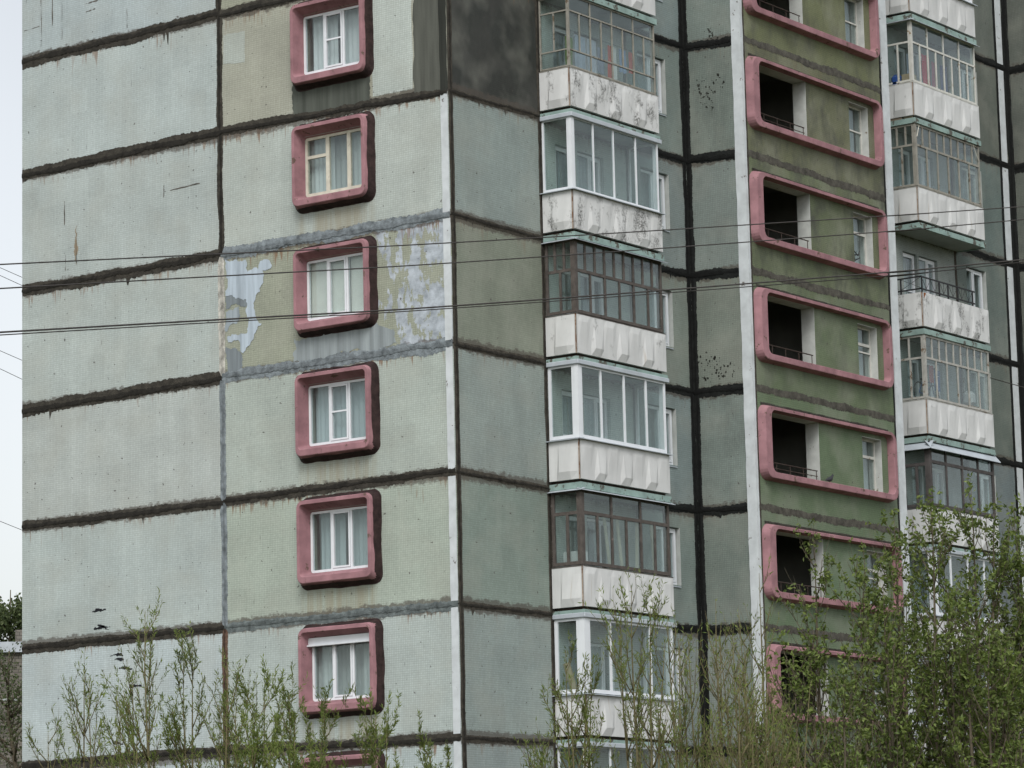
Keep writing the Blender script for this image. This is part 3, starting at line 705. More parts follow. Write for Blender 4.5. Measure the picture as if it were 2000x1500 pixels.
def even(n): return [i/n for i in range(1, n)]
def STY(name):
    R = {}
    if name == 'metal':  R = dict(m=WEATHER, bw=.032, side=[(0, .24, []), (.24, .78, [.5]), (.78, 1, [])], front=[(0, .24, even(4)), (.24, .78, even(8)), (.78, 1, even(4))], post=.05)
    if name == 'slide':  R = dict(m=PVC, bw=.05, side=[(0, 1, [])], front=[(0, 1, [.235, .47, .735])], post=.14, flash=True, sillf=True)
    if name == 'brown9': R = dict(m=BROWN, bw=.065, side=[(0, .58, [.52]), (.58, 1, [.34, .67])], front=[(0, .58, [.165, .333, .5, .667, .835]), (.58, 1, even(9))], post=.09, tin=True)
    if name == 'pvc4':   R = dict(m=PVC, bw=.075, side=[(0, 1, [])], front=[(0, 1, [.24, .51, .77])], post=.17, flash=True, sillf=True)
    if name == 'brown3': R = dict(m=BROWN, bw=.075, side=[(0, .69, [.55]), (.69, 1, [])], front=[(0, .69, [.17, .333, .5, .667, .83]), (.69, 1, [.333, .667])], post=.09, tin=True)
    if name == 'pvc3':   R = dict(m=PVC, bw=.085, side=[(0, 1, [])], front=[(0, 1, [.26, .73])], post=.24, flash=True, sillf=True)
    if name == 'white8': R = dict(m=OLDWHITE, bw=.05, side=[(0, .64, [.5]), (.64, 1, [])], front=[(0, .64, even(8)), (.64, 1, even(4))], post=.08, tin=True)
    if name == 'cream9': R = dict(m=WEATHER, bw=.055, side=[(0, .66, [.5]), (.66, 1, [.33, .67])], front=[(0, .66, even(6)), (.66, 1, even(9))], post=.08, brace=True)
    if name == 'cream9b': R = dict(m=WEATHER2, bw=.055, side=[(0, .64, [.48]), (.64, 1, [.45])], front=[(0, .64, even(6)), (.64, 1, even(9))], post=.08)
    if name == 'grey4':  R = dict(m=GREYWOOD, bw=.08, side=[(0, .66, [.55]), (.66, 1, [])], front=[(0, .70, even(4)), (.70, 1, even(4))], post=.10, awn=True)
    return R

def balcony(x0, k, zoff, style, dirt=.3, w=3.5, dep=.82, label=None):
    j = J(k)+zoff; jt = J(k-1)+zoff
    root = empty('balcony', (x0, 0, j), BLD)
    if label: root['label'] = label
    SD = PL((x0, 0, 0), (0, -1, 0), (-1, 0, 0)); FR = PL((0, -dep, 0), (1, 0, 0), (0, -1, 0)); ES = PL((x0+w, 0, 0), (0, -1, 0), (1, 0, 0))
    mb = MB(); mb.box((x0+.0, -dep-.0, j-.065), (x0+w, .0-.001, j+.045)); mb.build('slab', SOFFIT, root)
    # painted slab edge
    n = 40; mb = MB(); sd = random.uniform(0, 99)
    mb.pbox(SD, .004, dep+.045, j-.085, j+.055, .001, .04); mb.pbox(FR, x0+.001, x0+w+.06, j-.085, j+.055, .001, .045); mb.pbox(ES, .004, dep-.001, j-.084, j+.054, .001, .06)
    mb.build('slab_edge', MINT, root)
    mb = MB(); mb.box((x0+.05, -dep+.05, j+.046), (x0+w-.05, -.01, j+.13)); mb.build('sill_beam', DARKSTEEL, root)
    p0, p1 = j+.125, j+1.015
    a = relief(SD, .02, dep-.01, p0, p1, 'side', .03); a2 = relief(FR, x0-.03, x0+w+.02, p0, p1, 'front', .03)
    a.add(a2.v, a2.f)
    a.pbox(SD, .02, dep-.012, p0+.001, p1, -.04, .041); a.pbox(FR, x0+.0, x0+w+.02, p0, p1-.001, -.04, .0415); a.pbox(ES, .02, dep-.045, p0+.001, p1-.001, -.05, .015)
    pp = a.build('parapet', PARAPET, root, recalc=False); pp['dirt'] = float(dirt)
    # rusty angle iron at the corner
    ai = MB(); ai.tube([SD(dep+.005, p0-.01, .035), SD(dep+.005, p1, .035)], .016, n=5); ai.build('corner_iron', simple_rust, root)
    if style is None: return root
    st = STY(style); z0, z1 = p1+.02, jt-.09
    cap = MB()
    ov = .09 if st.get('sillf') else .02
    for pl, ua, ub in ((SD, .0, dep+ov), (FR, x0-ov, x0+w+ov)):
        e = .002 if pl is FR else 0
        cap.hexa([pl(ua, p1-.015-e, ov+.03), pl(ub, p1-.015-e, ov+.03), pl(ub, p1+.004-e, -.06), pl(ua, p1+.004-e, -.06), pl(ua, p1+.002-e, ov+.03), pl(ub, p1+.002-e, ov+.03), pl(ub, p1+.026-e, -.06), pl(ua, p1+.026-e, -.06)])
    cap.build('sill_flashing', FLASH if st.get('sillf') else st['m'], root)
    po = st['post']; gd = .0
    mb = glaze(root, SD, .02, dep-po*.55, z0+.012, z1, st['side'], st['m'], st['bw'], d=.0)
    mb = glaze(root, FR, x0+po*.55, x0+w, z0+.012, z1, st['front'], st['m'], st['bw'], d=.0, mb=mb)
    glaze(root, ES, .02, dep-.06, z0+.012, z1, [(0, 1, [])], st['m'], st['bw'], d=-.012, mb=mb)
    mb.box((x0-.012, -dep-.012, z0+.011), (x0+po*.55-.001, -dep+po*.55-.001, z1+.001))
    mb.build('glazing_frame', st['m'], root)
    def hoodtin(pr, drop, th, mm, nm):
        f = MB()
        for pl, ua, ub in ((SD, .0, dep+pr), (FR, x0-pr, x0+w+pr)):
            e = .003 if pl is FR else 0
            f.hexa([pl(ua, z1-drop-e, pr+.02), pl(ub, z1-drop-e, pr+.02), pl(ub, z1+.0-e, -.03), pl(ua, z1+.0-e, -.03), pl(ua, z1-drop+th-e, pr+.02), pl(ub, z1-drop+th-e, pr+.02), pl(ub, z1+th+.012-e, -.03), pl(ua, z1+th+.012-e, -.03)])
        f.build(nm, mm, root)
    if st.get('flash'):
        f = MB(); f.pbox(SD, .0, dep+.055, z1-.03, z1+.075, .0, .055); f.pbox(FR, x0-.057, x0+w+.10, z1-.032, z1+.073, .0, .06); f.build('head_flashing', FLASH, root, bevel=.012)
    if st.get('tin'): hoodtin(.10, .045, .012, FLASH, 'tin_canopy')
    if st.get('awn'): hoodtin(.13, .20, .012, FLASH, 'tin_canopy')
    if st.get('brace'):
        b = MB(); b.tube([FR(x0+.08, z1-.35, .012), FR(x0+.22, z1-.02, .012)], .012, n=4); b.tube([FR(x0+w-.08, z1-.40, .012), FR(x0+w-.35, z1-.02, .012)], .012, n=4); b.build('brace', CREAM, root)
    return root
simple_rust = simple('rust_streaked_iron', (.30, .24, .19), .8, .3, .35, 6, chip=(.16, .08, .04), chipth=.52)
B1X, B2X = 3.45, 19.2
for k, sty, dirt in ((-2, 'pvc4', .4), (-1, 'slide', .5), (0, 'metal', .95), (1, 'slide', .95), (2, 'brown9', .55), (3, 'pvc4', .12), (4, 'brown3', .25), (5, 'pvc3', .1), (6, 'slide', .2), (7, None, .2)):
    balcony(B1X, k, .0, sty, dirt)
for k, sty, dirt in ((-3, 'white8', .2), (-2, 'pvc3', .15), (-1, 'white8', .3), (0, 'cream9', .3), (1, None, .85), (2, 'cream9b', .45), (3, 'grey4', .25), (4, 'pvc4', .2), (5, 'pvc3', .2), (6, 'slide', .2), (7, None, .2)):
    r = balcony(B2X, k, -.06, sty, dirt)
    if sty is None and k == 1:
        r['label'] = 'open balcony with black iron railing and rust streaked parapet'
        j = J(k)-.06; p1 = j+1.015; SD = PL((B2X, 0, 0), (0, -1, 0), (-1, 0, 0)); FR = PL((0, -.82, 0), (1, 0, 0), (0, -1, 0))
        rl = MB()
        for z in (p1+.08, p1+.40):
            rl.pbox(SD, .02, .84, z, z+.035, .0, .03); rl.pbox(FR, B2X-.03, B2X+2.9, z+.001, z+.036, -.03, .0)
        for u in (.2, .82): rl.pbox(SD, u, u+.035, p1, p1+.40, .001, .029)
        for u in (.95, 1.42, 1.95, 2.75): rl.pbox(FR, B2X+u, B2X+u+.04, p1, p1+.40, -.029, -.001)
        for (a, b) in ((.05, .95), (.99, 1.42), (1.46, 1.95), (1.99, 2.75)):
            n = 2 if b-a > .6 else 1
            for i in range(n):
                l = B2X+a+(b-a)*i/n; h = B2X+a+(b-a)*(i+1)/n; mid = (l+h)/2
                for t in (l, mid, h): rl.tube([FR(mid, p1+.12, -.015), FR(t, p1+.40, -.015)], .007, n=4)
        rl.tube([SD(.22, p1+.12, .015), SD(.8, p1+.40, .015)], .007, n=4); rl.tube([SD(.22, p1+.40, .015), SD(.8, p1+.12, .015)], .007, n=4)
        rl.build('railing', BLACKIRON, r)
        ru = MB(); patch(FR, [(B2X+.02, p1-.01), (B2X+.12, p1-.01), (B2X+.10, p1-.35), (B2X+.06, p1-.62), (B2X+.03, p1-.2)], hexc(128, 78, 44), .02, d=.046, name='rust_streak', parent=r, m=SEAM)

# ------------------------------------------------------------------ neighbouring brick house, far left
wd = Vector((.70, -.714, 0)); wi = Vector((.714, .70, 0)); c0 = Vector((33.6, 45.6, 0))
HB = empty('brick_house', c0); HB.rotation_euler = (0, 0, math.atan2(wd.y, wd.x))
tag(HB, 'grey brick house with pale metal roof edge behind the left edge of the apartment block', 'building')
def hbpart(name, boxes, m):
    mb = MB()
    for a, b in boxes: mb.box(a, b)
    o = mb.build(name, m, None, origin=(0, 0, 0)); o.parent = HB; return o
hbpart('wall', [((-26, 0, 0), (22, 11, 13.35))], BRICK)
hbpart('roof_edge', [((-26.15, -.18, 13.36), (22.15, 11.15, 13.74))], FLASH)
hbpart('roof_vent', [((.15, .6, 13.75), (1.1, 1.4, 14.25))], BRICK)
for z in (3.2, 6.0, 8.8, 11.6): hbpart('string_course', [((-26.03, -.035, z), (22, -.002, z+.07))], SOFFIT)
for z in (1.2, 4.0, 6.8, 9.6):
    for x in (-24, -20, -16, -12, -8, -4):
        w_ = hbpart('window', [((x, -.03, z), (x+1.5, .05, z+1.5))], OLDWHITE)
        for dx in (.07, .79):
            g_ = MB(); g_.box((x+dx, -.036, z+.07), (x+dx+.64, -.031, z+1.43)); o = g_.build('pane', GLASS, None, origin=(0, 0, 0)); o.parent = w_

# ------------------------------------------------------------------ trees and saplings
UP = Vector((0, 0, 1))
def rv(s=1.0): return Vector((random.uniform(-s, s), random.uniform(-s, s), random.uniform(-s, s)))
def leaf(mb, p, d, L, W):
    d = d.normalized(); sd = d.cross(rv().normalized())
    if sd.length < .05: sd = d.cross(UP)
    sd.normalize(); nrm = d.cross(sd); b = len(mb.v)
    mid = p+d*(L*.45)+nrm*(L*.06)
    mb.v += [p, mid+sd*(W/2), p+d*L-nrm*(L*.05), mid-sd*(W/2)]; mb.f.append((b, b+1, b+2, b+3))
def grow(mb, p, d, L, r, n=5, bend=.25, up=.12):
    pts = [p.copy()]; d = d.normalized()
    for i in range(n):
        d = (d+rv(bend*.35)+UP*up).normalized(); p = p+d*(L/n); pts.append(p.copy())
    mb.tube(pts, r, r*.35, n=4); return pts
def along(pts, t):
    f = t*(len(pts)-1); i = min(int(f), len(pts)-2); return pts[i].lerp(pts[i+1], f-i), (pts[i+1]-pts[i]).normalized()

def sapling(x, y, h, seed, label, stems=4, spread=.9, leafy=1.0, zmin=3.6, kind='willow', L=(.075, .12), W=.02, group='willow saplings in front of the block'):
    random.seed(seed); root = empty('willow_sapling' if kind == 'willow' else 'ash_maple_tree', (x, y, 0))
    tag(root, label, 'sapling' if kind == 'willow' else 'tree', group)
    tb, lb = MB(), MB(); base = Vector((x, y, 0))
    maple = kind != 'willow'
    def foliage(pts, dens, t0=.0):
        n = int(dens)
        for i in range(n):
            t = t0+(1-t0)*(random.random()**.8); p, d = along(pts, t)
            if p.z < zmin: continue
            if maple:
                out = (d*.5+rv(1)+UP*-.25); q = p+rv(.05)
                for m in range(random.randint(3, 5)): leaf(lb, q+rv(.045), out+rv(.75)-UP*.35, random.uniform(*L), W*random.uniform(.8, 1.25))
            else:
                q = p+rv(.02); leaf(lb, q, d*.9+rv(.8), random.uniform(*L), W*random.uniform(.7, 1.2))
    for s in range(stems):
        hh = h if s == 0 else h*random.uniform(.72, .98); a = random.uniform(0, 6.28); rr = spread*random.uniform(.25, 1) if s else spread*.1
        top = base+Vector((math.cos(a)*rr, math.sin(a)*rr, hh)); n = 9; ph = random.uniform(0, 6); amp = .10+.12*rr
        b0 = base+Vector((math.cos(a), math.sin(a), 0))*min(.25, rr*.3)
        pts = [b0.lerp(top, i/n)+Vector((math.cos(ph+i*.8), math.sin(ph*1.7+i*.7), 0))*amp*math.sin(math.pi*i/n)*.6 for i in range(n+1)]
        tb.tube(pts, .022+.0045*hh if not maple else .03+.006*hh, .004, n=6)
        nb = int((12 if not maple else 17)*(hh/7))
        for i in range(nb):
            t = random.uniform(.34, .97); p, d = along(pts, t); an = random.uniform(0, 6.28)
            side = Vector((math.cos(an), math.sin(an), 0)); bl = ((1-t)*hh*(.34 if not maple else .40)+.30)*random.uniform(.7, 1.25)
            bp = grow(tb, p, d*.7+side*random.uniform(.35, .85), bl, .009+.006*(1-t)+.004*bl, 5, .3, .16)
            nt = int(bl*5)+1
            foliage(bp, (5+13*bl)*leafy*random.choice((.2, .5, 1, 1.8)), .3)
            for q in range(nt):
                p2, d2 = along(bp, random.uniform(.25, 1)); 
                tp = grow(tb, p2, d2+rv(.6)+UP*.25, random.uniform(.22, .62), .005, 3, .3, .2)
                foliage(tp, random.uniform(4, 16)*leafy*(.75 if maple else 1), .15)
        foliage(pts[-3:], 26*leafy if not maple else 30*leafy+10, .2)
    random.seed(seed+1000)
    tb.build('trunk', BARK if maple else TWIGBARK, root, recalc=False, smooth=True)
    lb.build('crown', LEAF_E if maple else LEAF_W, root, recalc=False)
    return root

WG = 'willow saplings in front of the block'
for i, (x, y, h, st, sp, lf, lab) in enumerate((
    (-14.34, -2.63, 6.92, 4, .55, .8, 'thin twiggy willow sapling near the left edge of the blank gable panels'),
    (-15.11, -4.74, 7.64, 4, .60, .9, 'tallest willow sapling of the left group, before the lower blank gable panel'),
    (-16.14, -5.10, 6.07, 4, .6, .8, 'short bare willow sapling under the black paint marks'),
    (-12.37, -3.32, 7.42, 3, .5, 1.5, 'leaning willow shoot with a leafy tip left of the rusty vertical joint'),
    (-13.49, -5.08, 6.85, 4, .5, 1.0, 'willow sapling standing in line with the rusty vertical joint'),
    (-12.32, -4.91, 6.61, 4, .5, 2.0, 'leafy willow sapling just right of the rusty vertical joint'),
    (-15.13, -7.79, 6.03, 6, .8, 2.4, 'dense willow clump left of the lowest pink window hood'),
    (-12.38, -6.41, 5.95, 6, .9, 2.6, 'dense low willow clump right under the lowest full pink window'),
    (-11.08, -6.44, 6.0, 6, .8, 2.2, 'willow clump at the right corner of the lowest pink window'),
    (-15.46, -2.90, 5.9, 4, .6, .7, 'low sparse willow twigs at the far left end of the gable'),
    (-10.9, -7.4, 5.55, 5, .7, 2.0, 'low willow tips below the white corner strip'),
    (-11.81, -12.23, 7.67, 4, .75, .8, 'slender willow sapling with one straight stem before the lowest white glazed balcony'),
    (-11.54, -10.85, 6.76, 5, .7, 1.0, 'willow sapling before the left corner of the lowest balcony'),
    (-11.09, -9.76, 5.45, 5, .6, .8, 'low willow twigs beside the dark joint left of the lowest balcony'),
    (-9.75, -11.72, 7.41, 5, .75, 0.5, 'willow sapling before the right end of the lowest balcony'),
    (-7.69, -11.22, 7.86, 6, .8, 0.3, 'tall twiggy willow before the black inner corner of the stair tower'),
    (-6.43, -11.35, 8.39, 6, .7, 0.3, 'tallest grey twiggy willow before the white strip of the stair tower'),
    (-11.70, -14.24, 6.76, 6, .8, 0.36, 'near willow clump before the grey side of the stair tower'),
    (-9.6, -13.4, 6.5, 6, .8, 0.4, 'willow clump at the foot of the green stair tower'),
    )):
    sapling(x, y, h, 100+i, lab, st, sp, lf, group=WG)
MG = 'ash maple trees before the stair tower'
for i, (x, y, h, st, sp, lf, lab) in enumerate((
    (-5.02, -11.75, 9.15, 3, .6, .26, 'slim ash maple with a leafy tip before the lowest dark landing openings'),
    (-6.30, -13.51, 8.22, 4, 1.1, .27, 'bushy ash maple before the narrow landing windows of the green tower'),
    (-3.45, -12.46, 9.74, 4, .7, .31, 'ash maple reaching up the right edge of the green tower'),
    (-4.86, -14.04, 9.60, 4, .9, .31, 'tall ash maple before the lower balconies right of the tower'),
    (-3.61, -14.24, 9.93, 4, .8, .31, 'tallest ash maple, before the right end of the right-hand balconies'),
    (-2.37, -14.45, 9.70, 4, .8, .31, 'ash maple cut by the right edge of the picture'),
    (-8.63, -13.49, 6.6, 4, .9, .22, 'low bushy ash maple at the foot of the green tower'),
    (-5.9, -15.2, 7.6, 5, 1.1, .34, 'broad low ash maple in the lower right corner'),
    )):
    sapling(x, y, h, 300+i, lab, st, sp, lf, kind='maple', L=(.075, .12), W=.045, group=MG)

def big_tree(name, label, cat, x, y, h, zlow, crad, nleaf, seed, leafm, L, W, barkm=BARK):
    random.seed(seed); root = empty(name, (x, y, 0)); tag(root, label, cat); tb, lb = MB(), MB()
    pts = [Vector((x+.25*math.sin(i*.9), y+.2*math.cos(i*1.3), h*.97*i/12)) for i in range(13)]
    tb.tube(pts, .22, .02, n=7)
    for i in range(70):
        t = random.uniform(zlow/h, .98); p, d = along(pts, t); an = random.uniform(0, 6.28)
        bl = crad*(1-((t-zlow/h)/(1-zlow/h)))**.7*random.uniform(.6, 1.1)+.5
        bp = grow(tb, p, Vector((math.cos(an), math.sin(an), .55)), bl, .02+.012*bl, 5, .3, .12)
        for q in range(int(nleaf/70)):
            p2, d2 = along(bp, random.uniform(.3, 1)**.8); leaf(lb, p2+rv(.38), d2+rv(1)-UP*.3, random.uniform(*L), W)
    tb.build('trunk', barkm, root, recalc=False, smooth=True); lb.build('crown', leafm, root, recalc=False)
big_tree('birch_tree', 'tall birch rising behind the grey brick house', 'tree', 49.41, 60.94, 18.6, 5, 2.6, 16000, 41, LEAF_B, (.12, .2), .12)
big_tree('birch_tree', 'second birch left of the first one behind the brick house', 'tree', 46.5, 63.5, 17.0, 5, 2.8, 12000, 43, LEAF_B, (.12, .2), .12)
big_tree('poplar_tree', 'dark half bare tree before the brick house wall', 'tree', 22.1, 34.5, 12.3, 4, 1.9, 4200, 47, LEAF_B, (.09, .14), .06)

# ------------------------------------------------------------------ overhead cables
def cable(name, label, pts, r, group=None):
    P = [Vector(p) for p in pts]; a = P[0]+(P[0]-P[1])*4; b = P[-1]+(P[-1]-P[-2])*14
    P = [a]+P+[b]; Q = []
    for i in range(len(P)-1):
        for j in range(6):
            p0, p1, p2, p3 = P[max(i-1, 0)], P[i], P[i+1], P[min(i+2, len(P)-1)]; t = j/6
            Q.append(.5*((2*p1)+(p2-p0)*t+(2*p0-5*p1+4*p2-p3)*t*t+(3*p1-p0-3*p2+p3)*t**3))
    mb = MB(); mb.tube(Q+[P[-1]], r, r, n=6); tag(mb.build(name, CABLE, None, recalc=False, smooth=True), label, 'cable', group)
OC = 'overhead cables before the block'
cable('overhead_cable', 'topmost thin cable crossing before the block', [(-29.65, -15.549, 9.88), (-20.153, -15.386, 11.66), (-10.817, -17.224, 13.302), (-8.415, -17.992, 13.71)], .0085, OC)
cable('overhead_cable', 'second cable from the top, crossing before the block', [(-29.65, -15.549, 9.594), (-20.156, -15.382, 11.375), (-10.822, -17.215, 13.053), (-8.42, -17.983, 13.495)], .0085, OC)
cable('overhead_cable', 'thick lower cable crossing before the block', [(-29.649, -15.549, 9.075), (-20.164, -15.371, 10.763), (-10.836, -17.19, 12.394), (-8.434, -17.954, 12.827)], .011, OC)
cable('overhead_cable', 'lowest cable, running close under the thick one on the right', [(-29.6, -15.50, 9.055), (-20.1, -15.33, 10.745), (-10.8, -17.15, 12.345), (-8.40, -17.91, 12.795)], .007, OC)
for (a, b), lab in zip((((56.22, 68.27, 34.28), (57.63, 68.26, 34.04)), ((56.22, 68.27, 33.91), (57.63, 68.26, 33.65)), ((56.22, 68.27, 30.34), (57.63, 68.26, 30.08)), ((56.22, 68.27, 29.49), (57.63, 68.26, 29.18)), ((56.23, 68.27, 22.35), (57.63, 68.26, 22.07))),
        ('highest of five thin far cables in the sky at the left edge', 'second highest far cable in the sky at the left edge', 'middle far cable in the sky at the left edge', 'second lowest far cable in the sky at the left edge', 'lowest far cable in the sky at the left edge')):
    a, b = Vector(a), Vector(b); d = b-a; mb = MB(); mb.tube([a-d*8, a, b, b+d*6], .014, n=5)
    tag(mb.build('distant_cable', CABLE, None, recalc=False), lab, 'cable', 'far cables in the sky')
mb = MB(); mb.tube([(22.72, -.82, J(2)+2.0-.06), (24.5, -1.0, J(2)+1.85), (26.2, -1.3, J(2)+1.82), (28, -1.7, J(2)+1.9)], .012, n=5)
tag(mb.build('balcony_cable', CABLE, None, recalc=False), 'short black cable running right from the cluttered cream balcony', 'cable')

# ------------------------------------------------------------------ pigeon on the ledge
px, py, pz = 12.60, -1.73, J(3)+.80
pg = empty('pigeon', (px, py, pz)); tag(pg, 'dark pigeon sitting on the lower pink ledge of the tower', 'bird')
prof = [(-.20, .085, .004, .012), (-.12, .10, .018, .028), (-.05, .115, .045, .045), (.02, .125, .058, .062), (.08, .145, .05, .06), (.115, .18, .034, .04), (.135, .215, .026, .028), (.155, .235, .026, .026), (.178, .232, .018, .019), (.195, .222, .006, .006), (.212, .216, .002, .002)]
rings = [[Vector((px+x, py+ry*math.cos(t), pz+z+rz*math.sin(t))) for t in [2*math.pi*i/10 for i in range(10)]] for x, z, ry, rz in prof]
PIG = simple('pigeon_feathers', (.035, .036, .042), .7, .3, .25, 20)
MB().loft(rings, True, True).build('body', PIG, pg, smooth=True)
for s in (-.02, .02):
    l = MB(); l.tube([(px+.02, py+s, pz+.085), (px+.03, py+s, pz)], .006, n=5); l.tube([(px+.0, py+s, pz+.003), (px+.06, py+s, pz+.003)], .004, n=4); l.build('leg', simple_rust, pg)

# ------------------------------------------------------------------ things kept on the balconies
def hanging(name, label, cat, x0, x1, ztop, zbot, y, col, group=None, col2=None):
    P = PL((0, y, 0), (1, 0, 0), (0, -1, 0)); mb = MB(); n = 8; m = 5; ph = random.uniform(0, 6)
    for i in range(n+1):
        for q in range(m+1):
            u = x0+(x1-x0)*i/n; z = ztop+(zbot-ztop)*q/m
            mb.v.append(P(u+.01*math.sin(q*1.7+ph), z+.012*math.sin(i*1.3+ph), .02*math.sin(i*1.5+ph)*q/m))
    for i in range(n):
        for q in range(m): a = i*(m+1)+q; mb.f.append((a, a+m+1, a+m+2, a+1))
    o = mb.build(name, CLOTH, None, color=col, recalc=False, smooth=True); tag(o, label, cat, group); return o
LG = 'laundry drying behind balcony glass'
j = J(0)
for nm, x, w_, t, b, c, lab in (('towel', 3.75, .30, 1.85, 1.15, (96, 118, 60), 'green towel hanging in the topmost cream framed balcony'),
        ('bed_sheet', 4.12, .42, 1.95, 1.05, (150, 162, 178), 'wide pale blue sheet in the topmost cream framed balcony'),
        ('shirt', 4.62, .34, 1.95, 1.2, (170, 178, 190), 'white shirt beside the pale blue sheet on the balcony'),
        ('towel', 5.02, .3, 1.85, 1.25, (128, 136, 150), 'grey towel in the middle of the topmost laundry line'),
        ('towel', 5.45, .16, 1.98, 1.15, (176, 84, 66), 'orange red towel strip on the topmost laundry line'),
        ('shirt', 5.62, .17, 1.98, 1.05, (196, 198, 196), 'white towel next to the orange strip on the laundry line'),
        ('towel', 5.9, .28, 2.0, 1.45, (120, 140, 168), 'blue striped towel right of the orange strip'),
        ('towel', 6.3, .16, 2.0, 1.5, (170, 92, 80), 'small red cloth at the right end of the topmost laundry line')):
    hanging(nm, lab, 'laundry', x, x+w_, j+t, j+b, -.52, hexc(*c), LG)
lr = MB(); lr.tube([(3.5, -.52, j+2.02), (6.9, -.52, j+2.04)], .004, n=4); tag(lr.build('washing_line', CABLE, None), 'washing line across the topmost cream framed balcony', 'line')
j = J(-1)-.06
for nm, x, w_, t, b, c, lab in (('towel', 20.3, .42, 2.05, 1.1, (176, 62, 74), 'crimson towel in the upper right white framed balcony'),
        ('shirt', 20.85, .25, 1.95, 1.1, (150, 96, 110), 'dull pink shirt beside the crimson towel'),
        ('trousers', 21.3, .38, 1.95, 1.05, (88, 92, 122), 'blue trousers hanging in the upper right balcony'),
        ('towel', 19.5, .3, 1.9, 1.2, (150, 158, 172), 'pale towel near the left corner of the upper right balcony')):
    hanging(nm, lab, 'laundry', x, x+w_, j+t, j+b, -.5, hexc(*c), LG)
def soft_box(name, label, cat, c, s, col, m=CLOTH, bev=.04, rot=0):
    mb = MB(); mb.box((-s[0]/2, -s[1]/2, 0), (s[0]/2, s[1]/2, s[2])); o = mb.build(name, m, None, color=col, bevel=bev, origin=(0, 0, 0)); o.location = c; o.rotation_euler = (0, 0, rot); tag(o, label, cat); return o
soft_box('plastic_bag', 'bright blue bag at the left end of the upper right balcony', 'bag', (19.35, -.28, j+.9), (.3, .3, .42), hexc(44, 72, 128), bev=.09)
soft_box('bag_stool', 'low stool carrying the blue bag on the upper right balcony', 'stool', (19.35, -.28, j+.05), (.34, .34, .845), hexc(120, 110, 96), bev=.01)
cb_ = soft_box('wooden_cabinet', 'pale wooden cabinet in the left corner of the upper right balcony', 'cabinet', (19.38, -.62, j+.05), (.3, .28, 1.22), hexc(150, 138, 116), bev=.008)
j = J(4)
soft_box('carton', 'white carton behind the side glass of the lower brown framed balcony', 'box', (3.72, -.45, j+1.02), (.3, .45, .34), hexc(186, 190, 190), bev=.006)
soft_box('storage_chest', 'low chest under the white carton on the lower brown framed balcony', 'chest', (3.74, -.42, j+.05), (.36, .6, .965), hexc(110, 84, 58), bev=.01)
for i, (x, a, lab) in enumerate(((4.9, .22, 'pale plank leaning left behind the lower brown glazing'), (5.35, .16, 'second pale plank leaning behind the middle of the lower brown glazing'), (5.75, -.24, 'pale plank leaning right behind the lower brown glazing'), (6.62, .05, 'upright pale plank at the right end of the lower brown glazing'))):
    mb = MB(); mb.hexa([(x, -.66, j+.05), (x+.09, -.66, j+.05), (x+.09, -.63, j+.05), (x, -.63, j+.05), (x+a*-1, -.56, j+2.2), (x+a*-1+.09, -.56, j+2.2), (x+a*-1+.09, -.53, j+2.2), (x-a, -.53, j+2.2)])
    tag(mb.build('plank', CLOTH, None, color=hexc(170, 172, 158)), lab, 'plank', 'planks leaning on the balcony')
j = J(5)
mb = MB(); mb.tube([(3.62, -.2, j+1.72), (3.66, -.62, j+.30)], .085, .085, n=14); tag(mb.build('carpet_roll', CLOTH, None, color=hexc(150, 138, 112), smooth=False), 'rolled beige carpet leaning behind the side glass of the lowest white balcony', 'carpet')
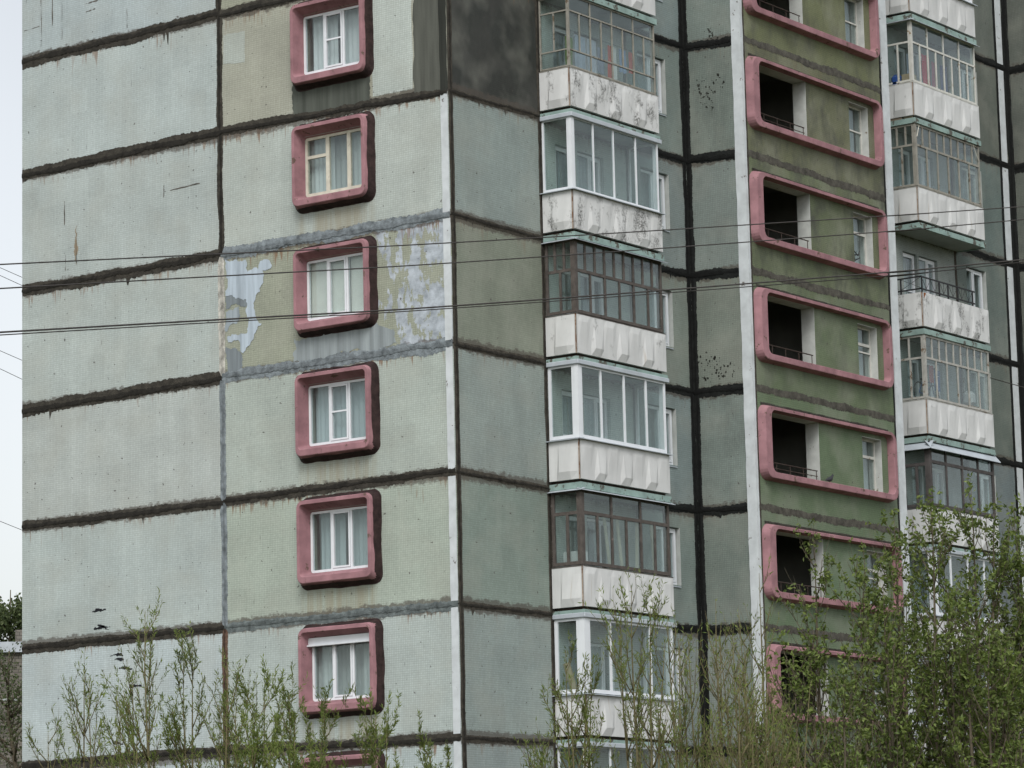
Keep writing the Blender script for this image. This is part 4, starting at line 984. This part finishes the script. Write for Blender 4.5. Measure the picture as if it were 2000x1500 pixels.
# bicycle and bundles on the cluttered cream balcony
j = J(2)-.06; bx, by = 19.55, -.42
bk = empty('bicycle', (bx, by, j+.95)); tag(bk, 'bicycle stored high behind the corner glass of the cluttered cream balcony', 'bicycle')
def ringp(cx, cz, r, n=18): return [Vector((cx+r*math.cos(2*math.pi*i/n), by, cz+r*math.sin(2*math.pi*i/n))) for i in range(n+1)]
for cx in (bx, bx+.78):
    w_ = MB(); w_.tube(ringp(cx, j+1.28, .27), .018, n=5); wo = w_.build('wheel', BLACKIRON, bk)
    sp = MB()
    for i in range(8): sp.tube([Vector((cx, by, j+1.28)), Vector((cx+.26*math.cos(i*.785), by, j+1.28+.26*math.sin(i*.785)))], .003, n=3)
    sp.build('spokes', FLASH, wo)
f = MB()
for a, b in (((0, 1.28), (.30, 1.26)), ((.30, 1.26), (.22, 1.62)), ((.22, 1.62), (0, 1.28)), ((.30, 1.26), (.68, 1.58)), ((.22, 1.58), (.68, 1.6)), ((.68, 1.62), (.78, 1.28)), ((.62, 1.72), (.68, 1.58))): f.tube([(bx+a[0], by, j+a[1]), (bx+b[0], by, j+b[1])], .014, n=5)
f.build('frame', simple('bicycle_paint', (.03, .08, .22), .4, .5, .1, 5), bk)
sdl = MB(); sdl.box((bx+.12, by-.05, j+1.62), (bx+.32, by+.05, j+1.67)); sdl.build('saddle', BLACKIRON, bk, bevel=.015)
hb = MB(); hb.tube([(bx+.62, by-.24, j+1.74), (bx+.62, by+.24, j+1.74)], .012, n=5); hb.build('handlebar', FLASH, bk)
soft_box('bicycle_shelf', 'plain shelf that carries the bicycle on the cream balcony', 'shelf', (bx+.39, by, j+.05), (1.3, .3, .94), hexc(112, 108, 100), bev=.01)
hanging('jacket', 'red jacket hanging over the bicycle on the cream balcony', 'clothing', 19.75, 20.0, j+2.0, j+1.55, -.62, hexc(120, 54, 52))
hanging('overall', 'blue work jacket beside the red one on the cream balcony', 'clothing', 20.02, 20.35, j+1.9, j+1.35, -.62, hexc(70, 88, 122))
soft_box('sack', 'pale sack near the right end of the cluttered cream balcony', 'sack', (22.2, -.45, j+1.2), (.34, .3, .42), hexc(170, 172, 172), bev=.1)
soft_box('crate_stack', 'brown chest under the pale sack on the cream balcony', 'chest', (22.15, -.45, j+.05), (.5, .4, 1.14), hexc(120, 96, 66), bev=.01)
